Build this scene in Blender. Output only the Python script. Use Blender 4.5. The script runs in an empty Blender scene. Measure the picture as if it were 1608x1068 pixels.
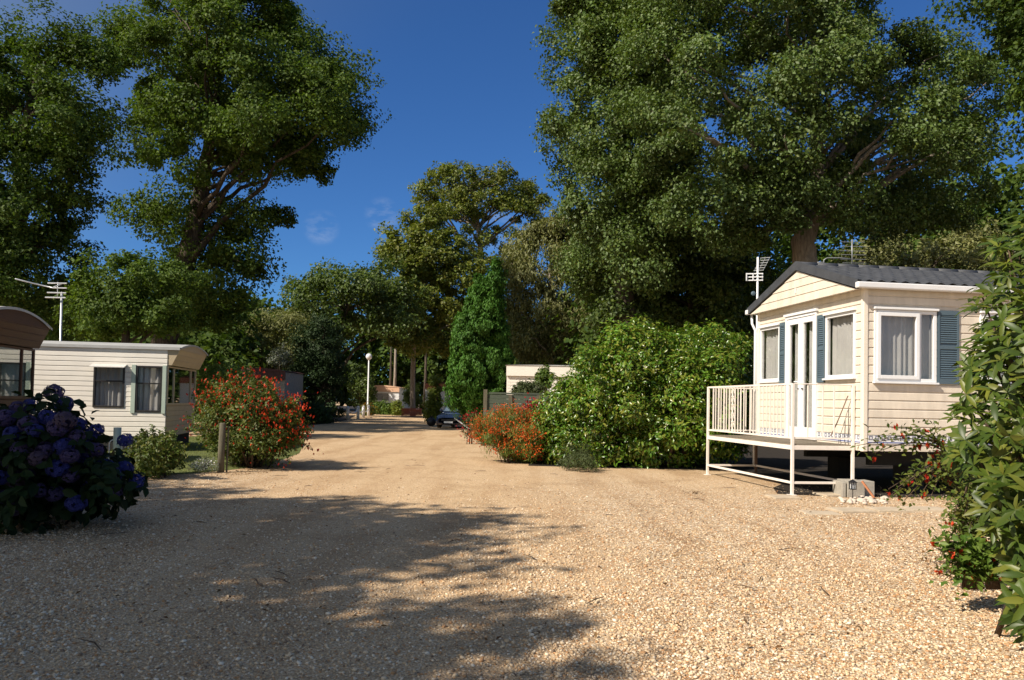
import bpy, math, random
import numpy as np
from mathutils import Vector, Matrix
R = math.radians
rng = np.random.default_rng(11)
random.seed(5)
sc = bpy.context.scene
col = sc.collection

# ------------------------------------------------------------------ camera
FPX, CX, CY, CAMH = 1226.0, 804.0, 534.0, 1.4
SHIFT = 60.4
cam_d = bpy.data.cameras.new('camera')
cam = bpy.data.objects.new('camera', cam_d); col.objects.link(cam)
cam_d.sensor_width = 36.0
cam_d.lens = FPX / 1608.0 * 36.0
cam_d.shift_y = SHIFT / 1608.0
cam_d.clip_end = 2000; cam_d.clip_start = 0.05
RC = Matrix.Rotation(R(90 + 1.76), 3, 'X') @ Matrix.Rotation(0.02, 3, 'Z')
cam.matrix_world = Matrix.Translation((0, 0, CAMH)) @ RC.to_4x4()
sc.camera = cam
RN = np.array(RC)

def ray(px, py):
    return RC @ Vector(((px - CX) / FPX, (CY - py + SHIFT) / FPX, -1.0))
def P(px, py, Y):
    d = ray(px, py); t = Y / d.y
    return Vector((d.x * t, Y, CAMH + d.z * t))
def G(px, py):
    d = ray(px, py); t = -CAMH / d.z
    return Vector((d.x * t, d.y * t, 0))
def PN(px, py, Y):
    px = np.asarray(px, float); py = np.asarray(py, float); Y = np.asarray(Y, float)
    dc = np.stack([(px - CX) / FPX, (CY - py + SHIFT) / FPX, -np.ones_like(px)], -1)
    d = dc @ RN.T
    t = Y / d[:, 1]
    p = d * t[:, None]; p[:, 2] += CAMH
    return p

# ------------------------------------------------------------------ object helpers
def tag(o, label=None, cat=None, group=None, kind=None):
    if label: o['label'] = label
    if cat: o['category'] = cat
    if group: o['group'] = group
    if kind: o['kind'] = kind
    return o
def empty(name, loc=(0, 0, 0), rz=0.0):
    o = bpy.data.objects.new(name, None); col.objects.link(o)
    o.location = loc; o.rotation_euler = (0, 0, rz); o.empty_display_size = 0.2
    return o
def thing(name, label, cat, loc=(0, 0, 0), rz=0.0, group=None):
    return tag(empty(name, loc, rz), label, cat, group)
def link_mesh(name, me, m, parent=None):
    o = bpy.data.objects.new(name, me); col.objects.link(o)
    if m is not None: me.materials.append(m)
    if parent is not None: o.parent = parent
    return o
def copy_tree(o, parent=None):
    c = o.copy(); col.objects.link(c)
    if parent is not None: c.parent = parent
    for ch in list(o.children): copy_tree(ch, c)
    return c

class MB:
    def __init__(s): s.v = []; s.f = []
    def add(s, vs, fs):
        b = len(s.v); s.v += [tuple(x) for x in vs]; s.f += [tuple(b + i for i in f) for f in fs]
        return s
    def box(s, x0, x1, y0, y1, z0, z1):
        return s.add([(x0,y0,z0),(x1,y0,z0),(x1,y1,z0),(x0,y1,z0),(x0,y0,z1),(x1,y0,z1),(x1,y1,z1),(x0,y1,z1)],
                     [(0,3,2,1),(4,5,6,7),(0,1,5,4),(1,2,6,5),(2,3,7,6),(3,0,4,7)])
    def fbox(s, F, u0, u1, w0, w1, z0, z1):
        p = F.pt
        return s.add([p(u0,w0,z0),p(u1,w0,z0),p(u1,w1,z0),p(u0,w1,z0),p(u0,w0,z1),p(u1,w0,z1),p(u1,w1,z1),p(u0,w1,z1)],
                     [(0,3,2,1),(4,5,6,7),(0,1,5,4),(1,2,6,5),(2,3,7,6),(3,0,4,7)])
    def bar(s, a, b, w, h):
        a = Vector(a); b = Vector(b); d = (b - a).normalized()
        up = Vector((0, 0, 1)) if abs(d.z) < .95 else Vector((0, 1, 0))
        x = d.cross(up).normalized() * (w / 2); y = x.cross(d).normalized() * (h / 2)
        vs = [a-x-y, a+x-y, a+x+y, a-x+y, b-x-y, b+x-y, b+x+y, b-x+y]
        return s.add(vs, [(0,1,2,3),(7,6,5,4),(0,4,5,1),(1,5,6,2),(2,6,7,3),(3,7,4,0)])
    def tube(s, pts, rad, n=8, cap=True):
        pts = [Vector(p) for p in pts]
        if not hasattr(rad, '__len__'): rad = [rad] * len(pts)
        ref = None; base = len(s.v); k = len(pts)
        for i, p in enumerate(pts):
            d = (pts[min(i+1, k-1)] - pts[max(i-1, 0)])
            d = d.normalized() if d.length > 1e-9 else Vector((0,0,1))
            if ref is None:
                ref = d.orthogonal().normalized()
            ref = (ref - d * ref.dot(d)).normalized(); q = d.cross(ref)
            for j in range(n):
                a = 2 * math.pi * j / n
                s.v.append(tuple(p + (ref * math.cos(a) + q * math.sin(a)) * rad[i]))
        for i in range(k - 1):
            for j in range(n):
                j2 = (j + 1) % n
                s.f.append((base+i*n+j, base+i*n+j2, base+(i+1)*n+j2, base+(i+1)*n+j))
        if cap:
            s.f.append(tuple(base + j for j in reversed(range(n))))
            s.f.append(tuple(base + (k-1)*n + j for j in range(n)))
        return s
    def sphere(s, c, r, nu=16, nv=10, sq=(1,1,1)):
        base = len(s.v)
        for i in range(nv + 1):
            t = math.pi * i / nv
            for j in range(nu):
                a = 2 * math.pi * j / nu
                s.v.append((c[0]+r*sq[0]*math.sin(t)*math.cos(a), c[1]+r*sq[1]*math.sin(t)*math.sin(a), c[2]+r*sq[2]*math.cos(t)))
        for i in range(nv):
            for j in range(nu):
                j2 = (j+1) % nu
                s.f.append((base+i*nu+j, base+(i+1)*nu+j, base+(i+1)*nu+j2, base+i*nu+j2))
        return s
    def poly(s, pts):
        return s.add(pts, [tuple(range(len(pts)))])
    def prism(s, pts, off):
        n = len(pts); off = Vector(off)
        vs = [Vector(p) for p in pts] + [Vector(p) + off for p in pts]
        fs = [tuple(reversed(range(n))), tuple(range(n, 2*n))]
        fs += [(i, (i+1) % n, n + (i+1) % n, n + i) for i in range(n)]
        return s.add(vs, fs)
    def build(s, name, m, parent=None, smooth=False, bevel=0):
        me = bpy.data.meshes.new(name); me.from_pydata(s.v, [], s.f); me.update()
        if smooth: me.polygons.foreach_set('use_smooth', [True] * len(me.polygons))
        o = link_mesh(name, me, m, parent)
        if bevel:
            b = o.modifiers.new('bevel', 'BEVEL'); b.width = bevel; b.segments = 2; b.limit_method = 'ANGLE'
        return o

class Fr:
    def __init__(s, o, a, n): s.o = Vector(o); s.a = Vector(a).normalized(); s.n = Vector(n).normalized()
    def pt(s, u, w, z): return s.o + s.a * u + s.n * w + Vector((0, 0, z))

def np_mesh(name, verts, faces, m, parent=None, smooth=False):
    """verts (N,3), faces (M,k)"""
    me = bpy.data.meshes.new(name)
    k = faces.shape[1]; M = len(faces)
    me.vertices.add(len(verts)); me.vertices.foreach_set('co', np.ascontiguousarray(verts, dtype=np.float32).ravel())
    me.loops.add(M * k); me.loops.foreach_set('vertex_index', np.ascontiguousarray(faces, dtype=np.int32).ravel())
    me.polygons.add(M)
    me.polygons.foreach_set('loop_start', np.arange(0, M * k, k, dtype=np.int32))
    if smooth: me.polygons.foreach_set('use_smooth', np.ones(M, dtype=bool))
    me.update(calc_edges=True)
    return link_mesh(name, me, m, parent)

# ------------------------------------------------------------------ materials
def nodes_of(name):
    m = bpy.data.materials.new(name); m.use_nodes = True
    nt = m.node_tree; nt.nodes.clear()
    out = nt.nodes.new('ShaderNodeOutputMaterial')
    return m, nt, out
def ramp(nt, stops, interp='LINEAR'):
    r = nt.nodes.new('ShaderNodeValToRGB'); cr = r.color_ramp; cr.interpolation = interp
    while len(cr.elements) < len(stops): cr.elements.new(0.5)
    for e, (p, c) in zip(cr.elements, stops):
        e.position = p; e.color = (*c, 1)
    return r
def setin(node, **kw):
    for k, v in kw.items(): node.inputs[k.replace('_', ' ')].default_value = v

def mat(name, c, rough=0.6, var=0.12, scale=6.0, bump=0.0, bscale=40.0, metal=0.0, spec=0.4, stretch=None, coat=0.0):
    m, nt, out = nodes_of(name)
    b = nt.nodes.new('ShaderNodeBsdfPrincipled')
    b.inputs['Roughness'].default_value = rough; b.inputs['Metallic'].default_value = metal
    b.inputs['Specular IOR Level'].default_value = spec; b.inputs['Coat Weight'].default_value = coat
    tc = nt.nodes.new('ShaderNodeTexCoord')
    mp = nt.nodes.new('ShaderNodeMapping')
    if stretch: mp.inputs['Scale'].default_value = stretch
    nt.links.new(tc.outputs['Object'], mp.inputs['Vector'])
    n = nt.nodes.new('ShaderNodeTexNoise'); n.inputs['Scale'].default_value = scale; n.inputs['Detail'].default_value = 6; n.inputs['Roughness'].default_value = .65
    nt.links.new(mp.outputs['Vector'], n.inputs['Vector'])
    lo = tuple(x * (1 - var) for x in c); hi = tuple(min(1, x * (1 + var)) for x in c)
    r = ramp(nt, [(0.3, lo), (0.7, hi)])
    nt.links.new(n.outputs['Fac'], r.inputs['Fac']); nt.links.new(r.outputs['Color'], b.inputs['Base Color'])
    if bump:
        n2 = nt.nodes.new('ShaderNodeTexNoise'); n2.inputs['Scale'].default_value = bscale; n2.inputs['Detail'].default_value = 5
        nt.links.new(mp.outputs['Vector'], n2.inputs['Vector'])
        bp = nt.nodes.new('ShaderNodeBump'); bp.inputs['Strength'].default_value = bump; bp.inputs['Distance'].default_value = .02
        nt.links.new(n2.outputs['Fac'], bp.inputs['Height']); nt.links.new(bp.outputs['Normal'], b.inputs['Normal'])
    nt.links.new(b.outputs['BSDF'], out.inputs['Surface'])
    return m

def leaf_mat(name, cols, rough=0.5, spec=0.35, trans=0.28, vscale=0.6, tmul=(1.5, 1.6, .6)):
    """cols: list of colours picked per leaf"""
    m, nt, out = nodes_of(name)
    geo = nt.nodes.new('ShaderNodeNewGeometry')
    if all(c[1] >= c[0] * .8 and c[1] > c[2] for c in cols) and max(max(c) for c in cols) < .22: cols = [(min(.2, c[0] * 1.24), min(.2, c[1] * 1.34), c[2] * 1.1) for c in cols]
    stops = [(i / max(1, len(cols) - 1), c) for i, c in enumerate(cols)]
    r = ramp(nt, stops); nt.links.new(geo.outputs['Random Per Island'], r.inputs['Fac'])
    n = nt.nodes.new('ShaderNodeTexNoise'); n.inputs['Scale'].default_value = vscale; n.inputs['Detail'].default_value = 2
    tc = nt.nodes.new('ShaderNodeTexCoord'); nt.links.new(tc.outputs['Object'], n.inputs['Vector'])
    mr = nt.nodes.new('ShaderNodeMapRange'); setin(mr, From_Min=.3, From_Max=.7, To_Min=.72, To_Max=1.3)
    nt.links.new(n.outputs['Fac'], mr.inputs['Value'])
    mul = nt.nodes.new('ShaderNodeVectorMath'); mul.operation = 'SCALE'
    nt.links.new(r.outputs['Color'], mul.inputs[0]); nt.links.new(mr.outputs['Result'], mul.inputs['Scale'])
    b = nt.nodes.new('ShaderNodeBsdfPrincipled'); b.inputs['Roughness'].default_value = rough; b.inputs['Specular IOR Level'].default_value = spec
    nt.links.new(mul.outputs['Vector'], b.inputs['Base Color'])
    t = nt.nodes.new('ShaderNodeBsdfTranslucent')
    tm = nt.nodes.new('ShaderNodeVectorMath'); tm.operation = 'MULTIPLY'; tm.inputs[1].default_value = tmul
    nt.links.new(mul.outputs['Vector'], tm.inputs[0]); nt.links.new(tm.outputs['Vector'], t.inputs['Color'])
    mx = nt.nodes.new('ShaderNodeMixShader'); mx.inputs['Fac'].default_value = trans
    nt.links.new(b.outputs['BSDF'], mx.inputs[1]); nt.links.new(t.outputs['BSDF'], mx.inputs[2])
    nt.links.new(mx.outputs['Shader'], out.inputs['Surface'])
    return m

def glass_mat(name, tint=(.84, .84, .84), refl=0.05):
    m, nt, out = nodes_of(name)
    t = nt.nodes.new('ShaderNodeBsdfTransparent'); t.inputs['Color'].default_value = (*tint, 1)
    g = nt.nodes.new('ShaderNodeBsdfGlossy'); g.inputs['Roughness'].default_value = .02
    fr = nt.nodes.new('ShaderNodeLayerWeight'); fr.inputs['Blend'].default_value = .5
    pw = nt.nodes.new('ShaderNodeMath'); pw.operation = 'POWER'; pw.inputs[1].default_value = 4.0
    nt.links.new(fr.outputs['Facing'], pw.inputs[0])
    ad = nt.nodes.new('ShaderNodeMath'); ad.operation = 'ADD'; ad.inputs[1].default_value = refl; ad.use_clamp = True
    nt.links.new(pw.outputs[0], ad.inputs[0])
    mx = nt.nodes.new('ShaderNodeMixShader'); nt.links.new(ad.outputs['Value'], mx.inputs['Fac'])
    nt.links.new(t.outputs['BSDF'], mx.inputs[1]); nt.links.new(g.outputs['BSDF'], mx.inputs[2])
    nt.links.new(mx.outputs['Shader'], out.inputs['Surface'])
    return m

def bark_mat(name, c1, c2, scale=3.0):
    m, nt, out = nodes_of(name)
    tc = nt.nodes.new('ShaderNodeTexCoord'); mp = nt.nodes.new('ShaderNodeMapping'); mp.inputs['Scale'].default_value = (4, 4, .7)
    nt.links.new(tc.outputs['Object'], mp.inputs['Vector'])
    n = nt.nodes.new('ShaderNodeTexNoise'); n.inputs['Scale'].default_value = scale; n.inputs['Detail'].default_value = 8; n.inputs['Roughness'].default_value = .7
    nt.links.new(mp.outputs['Vector'], n.inputs['Vector'])
    r = ramp(nt, [(.35, c1), (.65, c2)]); nt.links.new(n.outputs['Fac'], r.inputs['Fac'])
    b = nt.nodes.new('ShaderNodeBsdfPrincipled'); b.inputs['Roughness'].default_value = .9; b.inputs['Specular IOR Level'].default_value = .15
    nt.links.new(r.outputs['Color'], b.inputs['Base Color'])
    bp = nt.nodes.new('ShaderNodeBump'); bp.inputs['Strength'].default_value = .8; bp.inputs['Distance'].default_value = .06
    nt.links.new(n.outputs['Fac'], bp.inputs['Height']); nt.links.new(bp.outputs['Normal'], b.inputs['Normal'])
    nt.links.new(b.outputs['BSDF'], out.inputs['Surface'])
    return m

STONES = [(0.0, (0.614, 0.435, 0.258)), (.18, (0.455, 0.255, 0.120)), (.28, (0.693, 0.529, 0.344)), (.50, (0.752, 0.614, 0.439)), (.60, (0.554, 0.378, 0.215)),
          (.72, (0.396, 0.302, 0.206)), (.82, (0.812, 0.699, 0.542)), (.91, (0.238, 0.161, 0.103)), (.96, (0.535, 0.293, 0.138))]

def gravel_mat():
    m, nt, out = nodes_of('gravel')
    L = nt.links.new
    tc = nt.nodes.new('ShaderNodeTexCoord')
    def vor(scale):
        v = nt.nodes.new('ShaderNodeTexVoronoi'); v.inputs['Scale'].default_value = scale; L(tc.outputs['Object'], v.inputs['Vector'])
        v.voronoi_dimensions = '2D'
        return v
    va, vb = vor(48), vor(95)
    # warp-free cell colour -> stone colours
    def cellcol(v, stops):
        sp = nt.nodes.new('ShaderNodeSeparateColor'); L(v.outputs['Color'], sp.inputs['Color'])
        r = ramp(nt, stops, 'CONSTANT'); L(sp.outputs['Red'], r.inputs['Fac']); return r
    ra = cellcol(va, STONES)
    fine = [(0.0, (.58, .40, .23)), (.25, (.65, .47, .28)), (.5, (.51, .34, .19)), (.7, (.70, .53, .34)), (.88, (.42, .28, .16)), (.95, (.76, .64, .47))]
    rb = cellcol(vb, fine)
    def gaps(v, r, lo, hi, k):
        mr = nt.nodes.new('ShaderNodeMapRange'); setin(mr, From_Min=lo, From_Max=hi, To_Min=1.0, To_Max=k); L(v.outputs['Distance'], mr.inputs['Value'])
        mu = nt.nodes.new('ShaderNodeVectorMath'); mu.operation = 'SCALE'; L(r.outputs['Color'], mu.inputs[0]); L(mr.outputs['Result'], mu.inputs['Scale'])
        return mu
    ca = gaps(va, ra, .35, .75, .55); cb = gaps(vb, rb, .4, .8, .75)
    # compacted track down the middle: |x - centre(y)| < width, wobbling
    sx = nt.nodes.new('ShaderNodeSeparateXYZ'); L(tc.outputs['Object'], sx.inputs['Vector'])
    nz = nt.nodes.new('ShaderNodeTexNoise'); nz.inputs['Scale'].default_value = .45; nz.inputs['Detail'].default_value = 4; L(tc.outputs['Object'], nz.inputs['Vector'])
    a1 = nt.nodes.new('ShaderNodeMath'); a1.operation = 'ADD'; a1.inputs[1].default_value = 1.7; L(sx.outputs['X'], a1.inputs[0])
    a2 = nt.nodes.new('ShaderNodeMath'); a2.operation = 'ABSOLUTE'; L(a1.outputs[0], a2.inputs[0])
    a3 = nt.nodes.new('ShaderNodeMath'); a3.operation = 'MULTIPLY_ADD'; a3.inputs[1].default_value = -3.2; L(nz.outputs['Fac'], a3.inputs[0]); L(a2.outputs[0], a3.inputs[2])
    mk = nt.nodes.new('ShaderNodeMapRange'); setin(mk, From_Min=0.2, From_Max=1.6, To_Min=1.0, To_Max=0.0); L(a3.outputs[0], mk.inputs['Value'])
    far = nt.nodes.new('ShaderNodeMapRange'); setin(far, From_Min=11, From_Max=20, To_Min=0.0, To_Max=1.0); L(sx.outputs['Y'], far.inputs['Value'])
    mxm = nt.nodes.new('ShaderNodeMath'); mxm.operation = 'MAXIMUM'; L(mk.outputs['Result'], mxm.inputs[0]); L(far.outputs['Result'], mxm.inputs[1])
    mix = nt.nodes.new('ShaderNodeMix'); mix.data_type = 'RGBA'
    L(mxm.outputs[0], mix.inputs['Factor']); L(ca.outputs['Vector'], mix.inputs[6]); L(cb.outputs['Vector'], mix.inputs[7])
    # broad stains
    n2 = nt.nodes.new('ShaderNodeTexNoise'); n2.inputs['Scale'].default_value = .9; n2.inputs['Detail'].default_value = 6; n2.inputs['Roughness'].default_value = .65; L(tc.outputs['Object'], n2.inputs['Vector'])
    r2 = ramp(nt, [(.30, (.78, .74, .70)), (.5, (1, 1, 1)), (.72, (1.0, 1.0, 1.02))]); L(n2.outputs['Fac'], r2.inputs['Fac'])
    mu = nt.nodes.new('ShaderNodeVectorMath'); mu.operation = 'MULTIPLY'; L(mix.outputs[2], mu.inputs[0]); L(r2.outputs['Color'], mu.inputs[1])
    n3 = nt.nodes.new('ShaderNodeTexNoise'); n3.inputs['Scale'].default_value = 13; n3.inputs['Detail'].default_value = 7; n3.inputs['Roughness'].default_value = .8; L(tc.outputs['Object'], n3.inputs['Vector'])
    r3 = ramp(nt, [(.32, (.74, .71, .68)), (.52, (1, 1, 1)), (.70, (1.0, 1.0, 1.0))]); L(n3.outputs['Fac'], r3.inputs['Fac'])
    n4 = nt.nodes.new('ShaderNodeTexNoise'); n4.inputs['Scale'].default_value = .5; n4.inputs['Detail'].default_value = 3; L(tc.outputs['Object'], n4.inputs['Vector'])
    mp4 = nt.nodes.new('ShaderNodeMapping'); mp4.inputs['Scale'].default_value = (3.2, .35, 1); L(tc.outputs['Object'], mp4.inputs['Vector']); L(mp4.outputs['Vector'], n4.inputs['Vector'])
    r4 = ramp(nt, [(.36, (.86, .82, .78)), (.55, (1, 1, 1))]); L(n4.outputs['Fac'], r4.inputs['Fac'])
    mu3 = nt.nodes.new('ShaderNodeVectorMath'); mu3.operation = 'MULTIPLY'; L(r3.outputs['Color'], mu3.inputs[0]); L(r4.outputs['Color'], mu3.inputs[1])
    mu5 = nt.nodes.new('ShaderNodeVectorMath'); mu5.operation = 'MULTIPLY'; L(mu.outputs['Vector'], mu5.inputs[0]); L(mu3.outputs['Vector'], mu5.inputs[1])
    b = nt.nodes.new('ShaderNodeBsdfPrincipled'); b.inputs['Roughness'].default_value = .85; b.inputs['Specular IOR Level'].default_value = .2
    L(mu5.outputs['Vector'], b.inputs['Base Color'])
    bp = nt.nodes.new('ShaderNodeBump'); bp.invert = True; bp.inputs['Strength'].default_value = .7; bp.inputs['Distance'].default_value = .012
    L(va.outputs['Distance'], bp.inputs['Height']); L(bp.outputs['Normal'], b.inputs['Normal'])
    L(b.outputs['BSDF'], out.inputs['Surface'])
    return m

def stone_mat():
    m, nt, out = nodes_of('loose_stone')
    geo = nt.nodes.new('ShaderNodeNewGeometry')
    r = ramp(nt, STONES, 'CONSTANT'); nt.links.new(geo.outputs['Random Per Island'], r.inputs['Fac'])
    b = nt.nodes.new('ShaderNodeBsdfPrincipled'); b.inputs['Roughness'].default_value = .7; b.inputs['Specular IOR Level'].default_value = .3
    nt.links.new(r.outputs['Color'], b.inputs['Base Color']); nt.links.new(b.outputs['BSDF'], out.inputs['Surface'])
    return m

M = {}
M['gravel'] = gravel_mat(); M['stone'] = stone_mat()
M['soil_and_shade'] = mat('soil_and_shade', (.022, .016, .011), .95, .4, 9, .8, 60)  # bare soil, darkened so it also paints the shade beneath the home
M['lawn'] = mat('lawn', (.10, .12, .03), .9, .35, 4, .6, 50)
M['cream'] = mat('cream_cladding', (.70, .62, .51), .5, .13, 2.5, .05, 60, stretch=(2.2, 2.2, .5))
M['creamtrim'] = mat('cream_trim', (.80, .72, .60), .4, .04, 3)
M['white'] = mat('white_plastic', (.80, .80, .80), .3, .03, 4)
M['pipe'] = mat('gutter_plastic', (.74, .74, .74), .35, .05, 4)
M['rooftile'] = mat('dark_roof_tile', (.060, .063, .070), .55, .25, 5, .3, 80)
M['shutter'] = mat('blue_grey_shutter', (.085, .125, .155), .5, .06, 4)
M['glass'] = glass_mat('window_glass')
M['darkglass'] = glass_mat('dark_window_glass', (.6, .68, .58), .35)
M['curtain'] = mat('net_curtain', (.80, .79, .76), .9, .08, 3)
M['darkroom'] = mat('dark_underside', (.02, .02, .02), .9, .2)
M['blue'] = mat('blue_stripe', (.03, .06, .28), .4, .05)
M['greysq'] = mat('grey_motif', (.20, .20, .26), .5, .05)
M['paleband'] = mat('pale_band', (.74, .74, .74), .45, .04)
M['paint'] = mat('cream_metal_paint', (.84, .76, .68), .45, .08, 9, .05, 70)
M['deckboard'] = mat('weathered_deck', (.20, .165, .12), .8, .3, 3, .3, 40, stretch=(8, 1, 1))
M['rustpost'] = mat('brown_post', (.16, .10, .07), .8, .2)
M['alu'] = mat('aerial_metal', (.62, .64, .66), .35, .1, 6, metal=.6)
M['darkalu'] = mat('grey_aerial_metal', (.30, .31, .31), .45, .1, 6, metal=.5)
M['concrete'] = mat('concrete', (.36, .33, .28), .9, .18, 6, .4, 60)
M['slab'] = mat('paving_slab', (.48, .39, .28), .9, .15, 5, .4, 50)
M['brick'] = mat('terracotta', (.42, .17, .08), .85, .15, 8, .3, 50)
M['black'] = mat('black_plastic', (.015, .015, .017), .4, .2)
M['tan'] = mat('tan_cladding', (.50, .40, .26), .5, .06, 3)
M['offwhite'] = mat('off_white_cladding', (.82, .77, .68), .5, .05, 3)
M['brownboard'] = mat('brown_boards', (.10, .040, .018), .55, .25, 5, .1, 40, stretch=(1, 1, 10))
M['silver'] = mat('silver_edge', (.60, .58, .54), .4, .1, 5)
M['greyroof'] = mat('grey_roof', (.42, .42, .41), .5, .12, 2)
M['redroof'] = mat('red_brown_roof', (.09, .04, .035), .7, .2)
M['darkframe'] = mat('dark_frame', (.03, .028, .028), .4, .15)
M['greenframe'] = mat('pale_green_frame', (.44, .52, .44), .45, .05)
M['wood'] = mat('weathered_wood', (.12, .105, .07), .9, .3, 6, .4, 40, stretch=(6, 6, .6))
M['fencegreen'] = mat('dark_green_board', (.07, .085, .06), .8, .2, 4, .2, 40, stretch=(1, 1, 6))
M['picket'] = mat('red_brown_picket', (.26, .07, .035), .7, .15)
M['carblue'] = mat('dark_blue_paint', (.012, .022, .06), .18, .05, 3, coat=.8)
M['tyre'] = mat('tyre', (.012, .012, .012), .8, .2)
M['lens'] = mat('headlight_lens', (.75, .78, .80), .1, .05, coat=.6)
M['litter'] = leaf_mat('dry_leaf', [(.10, .045, .02), (.16, .08, .03), (.20, .12, .05), (.08, .05, .03)], .8, .1, .1)
M['oakbark'] = bark_mat('oak_bark', (.030, .022, .016), (.12, .095, .07))
M['palebark'] = bark_mat('pale_bark', (.16, .13, .10), (.36, .31, .25))
M['twig'] = bark_mat('twig_bark', (.06, .04, .03), (.17, .12, .08), 6)
# foliage colours
M['oak'] = leaf_mat('oak_leaf', [(.035, .060, .012), (.055, .085, .016), (.080, .105, .018), (.045, .075, .02)], .6, .18)
M['oak2'] = leaf_mat('dark_oak_leaf', [(.028, .050, .011), (.045, .072, .014), (.065, .088, .016)], .6, .18)
M['poplar'] = leaf_mat('grey_green_leaf', [(.044, .074, .018), (.066, .096, .026), (.096, .124, .050), (.052, .080, .016), (.084, .098, .018)], .5, .3, .2)
M['midgreen'] = leaf_mat('mid_green_leaf', [(.038, .060, .016), (.060, .084, .020), (.080, .100, .022)])
M['olive'] = leaf_mat('olive_leaf', [(.070, .090, .016), (.098, .112, .020), (.132, .125, .022), (.070, .096, .022)])
M['willow'] = leaf_mat('pale_willow_leaf', [(.13, .13, .05), (.16, .15, .065), (.11, .12, .045)], .5, .3, .25)
M['greyleaf'] = leaf_mat('silver_leaf', [(.13, .16, .13), (.17, .20, .16)], .5, .3, .2)
M['weep'] = leaf_mat('grey_olive_leaf', [(.105, .110, .044), (.145, .140, .062), (.115, .102, .038)], .5, .3, .2)
M['darkconifer'] = leaf_mat('dark_conifer_leaf', [(.016, .030, .012), (.026, .044, .016)], .6, .2, .1)
M['cypress'] = leaf_mat('cypress_leaf', [(.028, .074, .012), (.044, .102, .016), (.062, .120, .020)], .55, .2, .15)
M['laurel'] = leaf_mat('laurel_leaf', [(.045, .100, .010), (.075, .145, .014), (.115, .185, .020), (.16, .20, .025)], .30, .5, .2)
M['rhodo'] = leaf_mat('rhododendron_leaf', [(.030, .050, .007), (.044, .068, .009), (.066, .086, .012), (.12, .12, .02)], .42, .35, .2, 2.0)
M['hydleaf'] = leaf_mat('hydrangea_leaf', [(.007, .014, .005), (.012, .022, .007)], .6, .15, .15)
M['fuchleaf'] = leaf_mat('fuchsia_leaf', [(.042, .062, .012), (.060, .084, .016), (.085, .095, .020), (.10, .085, .022)], .5, .3, .25, 1.5)
M['blade'] = leaf_mat('strap_leaf', [(.07, .11, .02), (.11, .14, .03), (.14, .13, .04)], .5, .3, .25)
M['grass'] = leaf_mat('grass_blade', [(.10, .13, .025), (.16, .17, .04), (.20, .18, .07)], .6, .2, .25)
M['hedge'] = leaf_mat('hedge_leaf', [(.045, .085, .014), (.075, .115, .02), (.10, .135, .025)], .5, .3, .2)
M['yelhedge'] = leaf_mat('golden_hedge_leaf', [(.10, .14, .015), (.15, .18, .02), (.07, .11, .015)], .5, .3, .2)
M['heather'] = leaf_mat('heather_leaf', [(.040, .050, .022), (.060, .070, .030)], .6, .2, .1)
M['redfl'] = leaf_mat('red_blossom', [(.50, .03, .012), (.62, .09, .02), (.45, .02, .02)], .5, .3, .3, tmul=(1.3, 1, 1))
M['orafl'] = leaf_mat('orange_blossom', [(.62, .10, .015), (.70, .18, .03), (.55, .07, .02)], .5, .3, .3, tmul=(1.3, 1, 1))
M['yelfl'] = leaf_mat('yellow_blossom', [(.55, .35, .03), (.60, .22, .02)], .5, .3, .3, tmul=(1.2, 1, 1))
M['crimson'] = leaf_mat('crimson_blossom', [(.45, .015, .03), (.35, .01, .02)], .5, .3, .3, tmul=(1.2, 1, 1))
M['whfl'] = leaf_mat('white_petal', [(.7, .7, .66), (.6, .6, .58)], .5, .3, .3, tmul=(1, 1, 1))
M['hyd_blue'] = leaf_mat('blue_hydrangea_petal', [(.032, .038, .17), (.045, .052, .22), (.034, .034, .14)], .6, .2, .25, 6, tmul=(1, 1, 1.2))
M['hyd_violet'] = leaf_mat('violet_hydrangea_petal', [(.052, .038, .11), (.072, .052, .13), (.09, .066, .13)], .6, .2, .25, 6, tmul=(1, 1, 1.1))
M['hyd_mauve'] = leaf_mat('mauve_hydrangea_petal', [(.08, .055, .085), (.10, .068, .095), (.07, .056, .11)], .6, .2, .25, 6, tmul=(1, 1, 1))

# ------------------------------------------------------------------ foliage
def unit(v): return v / np.maximum(np.linalg.norm(v, axis=-1, keepdims=True), 1e-9)
def randdir(n, g): return unit(g.normal(size=(n, 3)))

def leaf_arrays(c, nrm, axis, L, W, fold=.25):
    """kite-shaped folded leaves. c base->tip centred; returns verts, tris"""
    n = len(c)
    axis = unit(axis - nrm * np.sum(axis * nrm, -1, keepdims=True)); b = np.cross(nrm, axis)
    L = np.broadcast_to(np.asarray(L, float), (n,))[:, None]; W = np.broadcast_to(np.asarray(W, float), (n,))[:, None]
    v = np.empty((n, 4, 3))
    v[:, 0] = c - axis * L * .5
    v[:, 1] = c + b * W * .5 - axis * L * .05 + nrm * W * fold
    v[:, 2] = c + axis * L * .5
    v[:, 3] = c - b * W * .5 - axis * L * .05 + nrm * W * fold
    i = np.arange(n)[:, None] * 4
    f = np.concatenate([i + np.array([[0, 3, 2]]), i + np.array([[0, 2, 1]])], 0)
    return v.reshape(-1, 3), f

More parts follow.
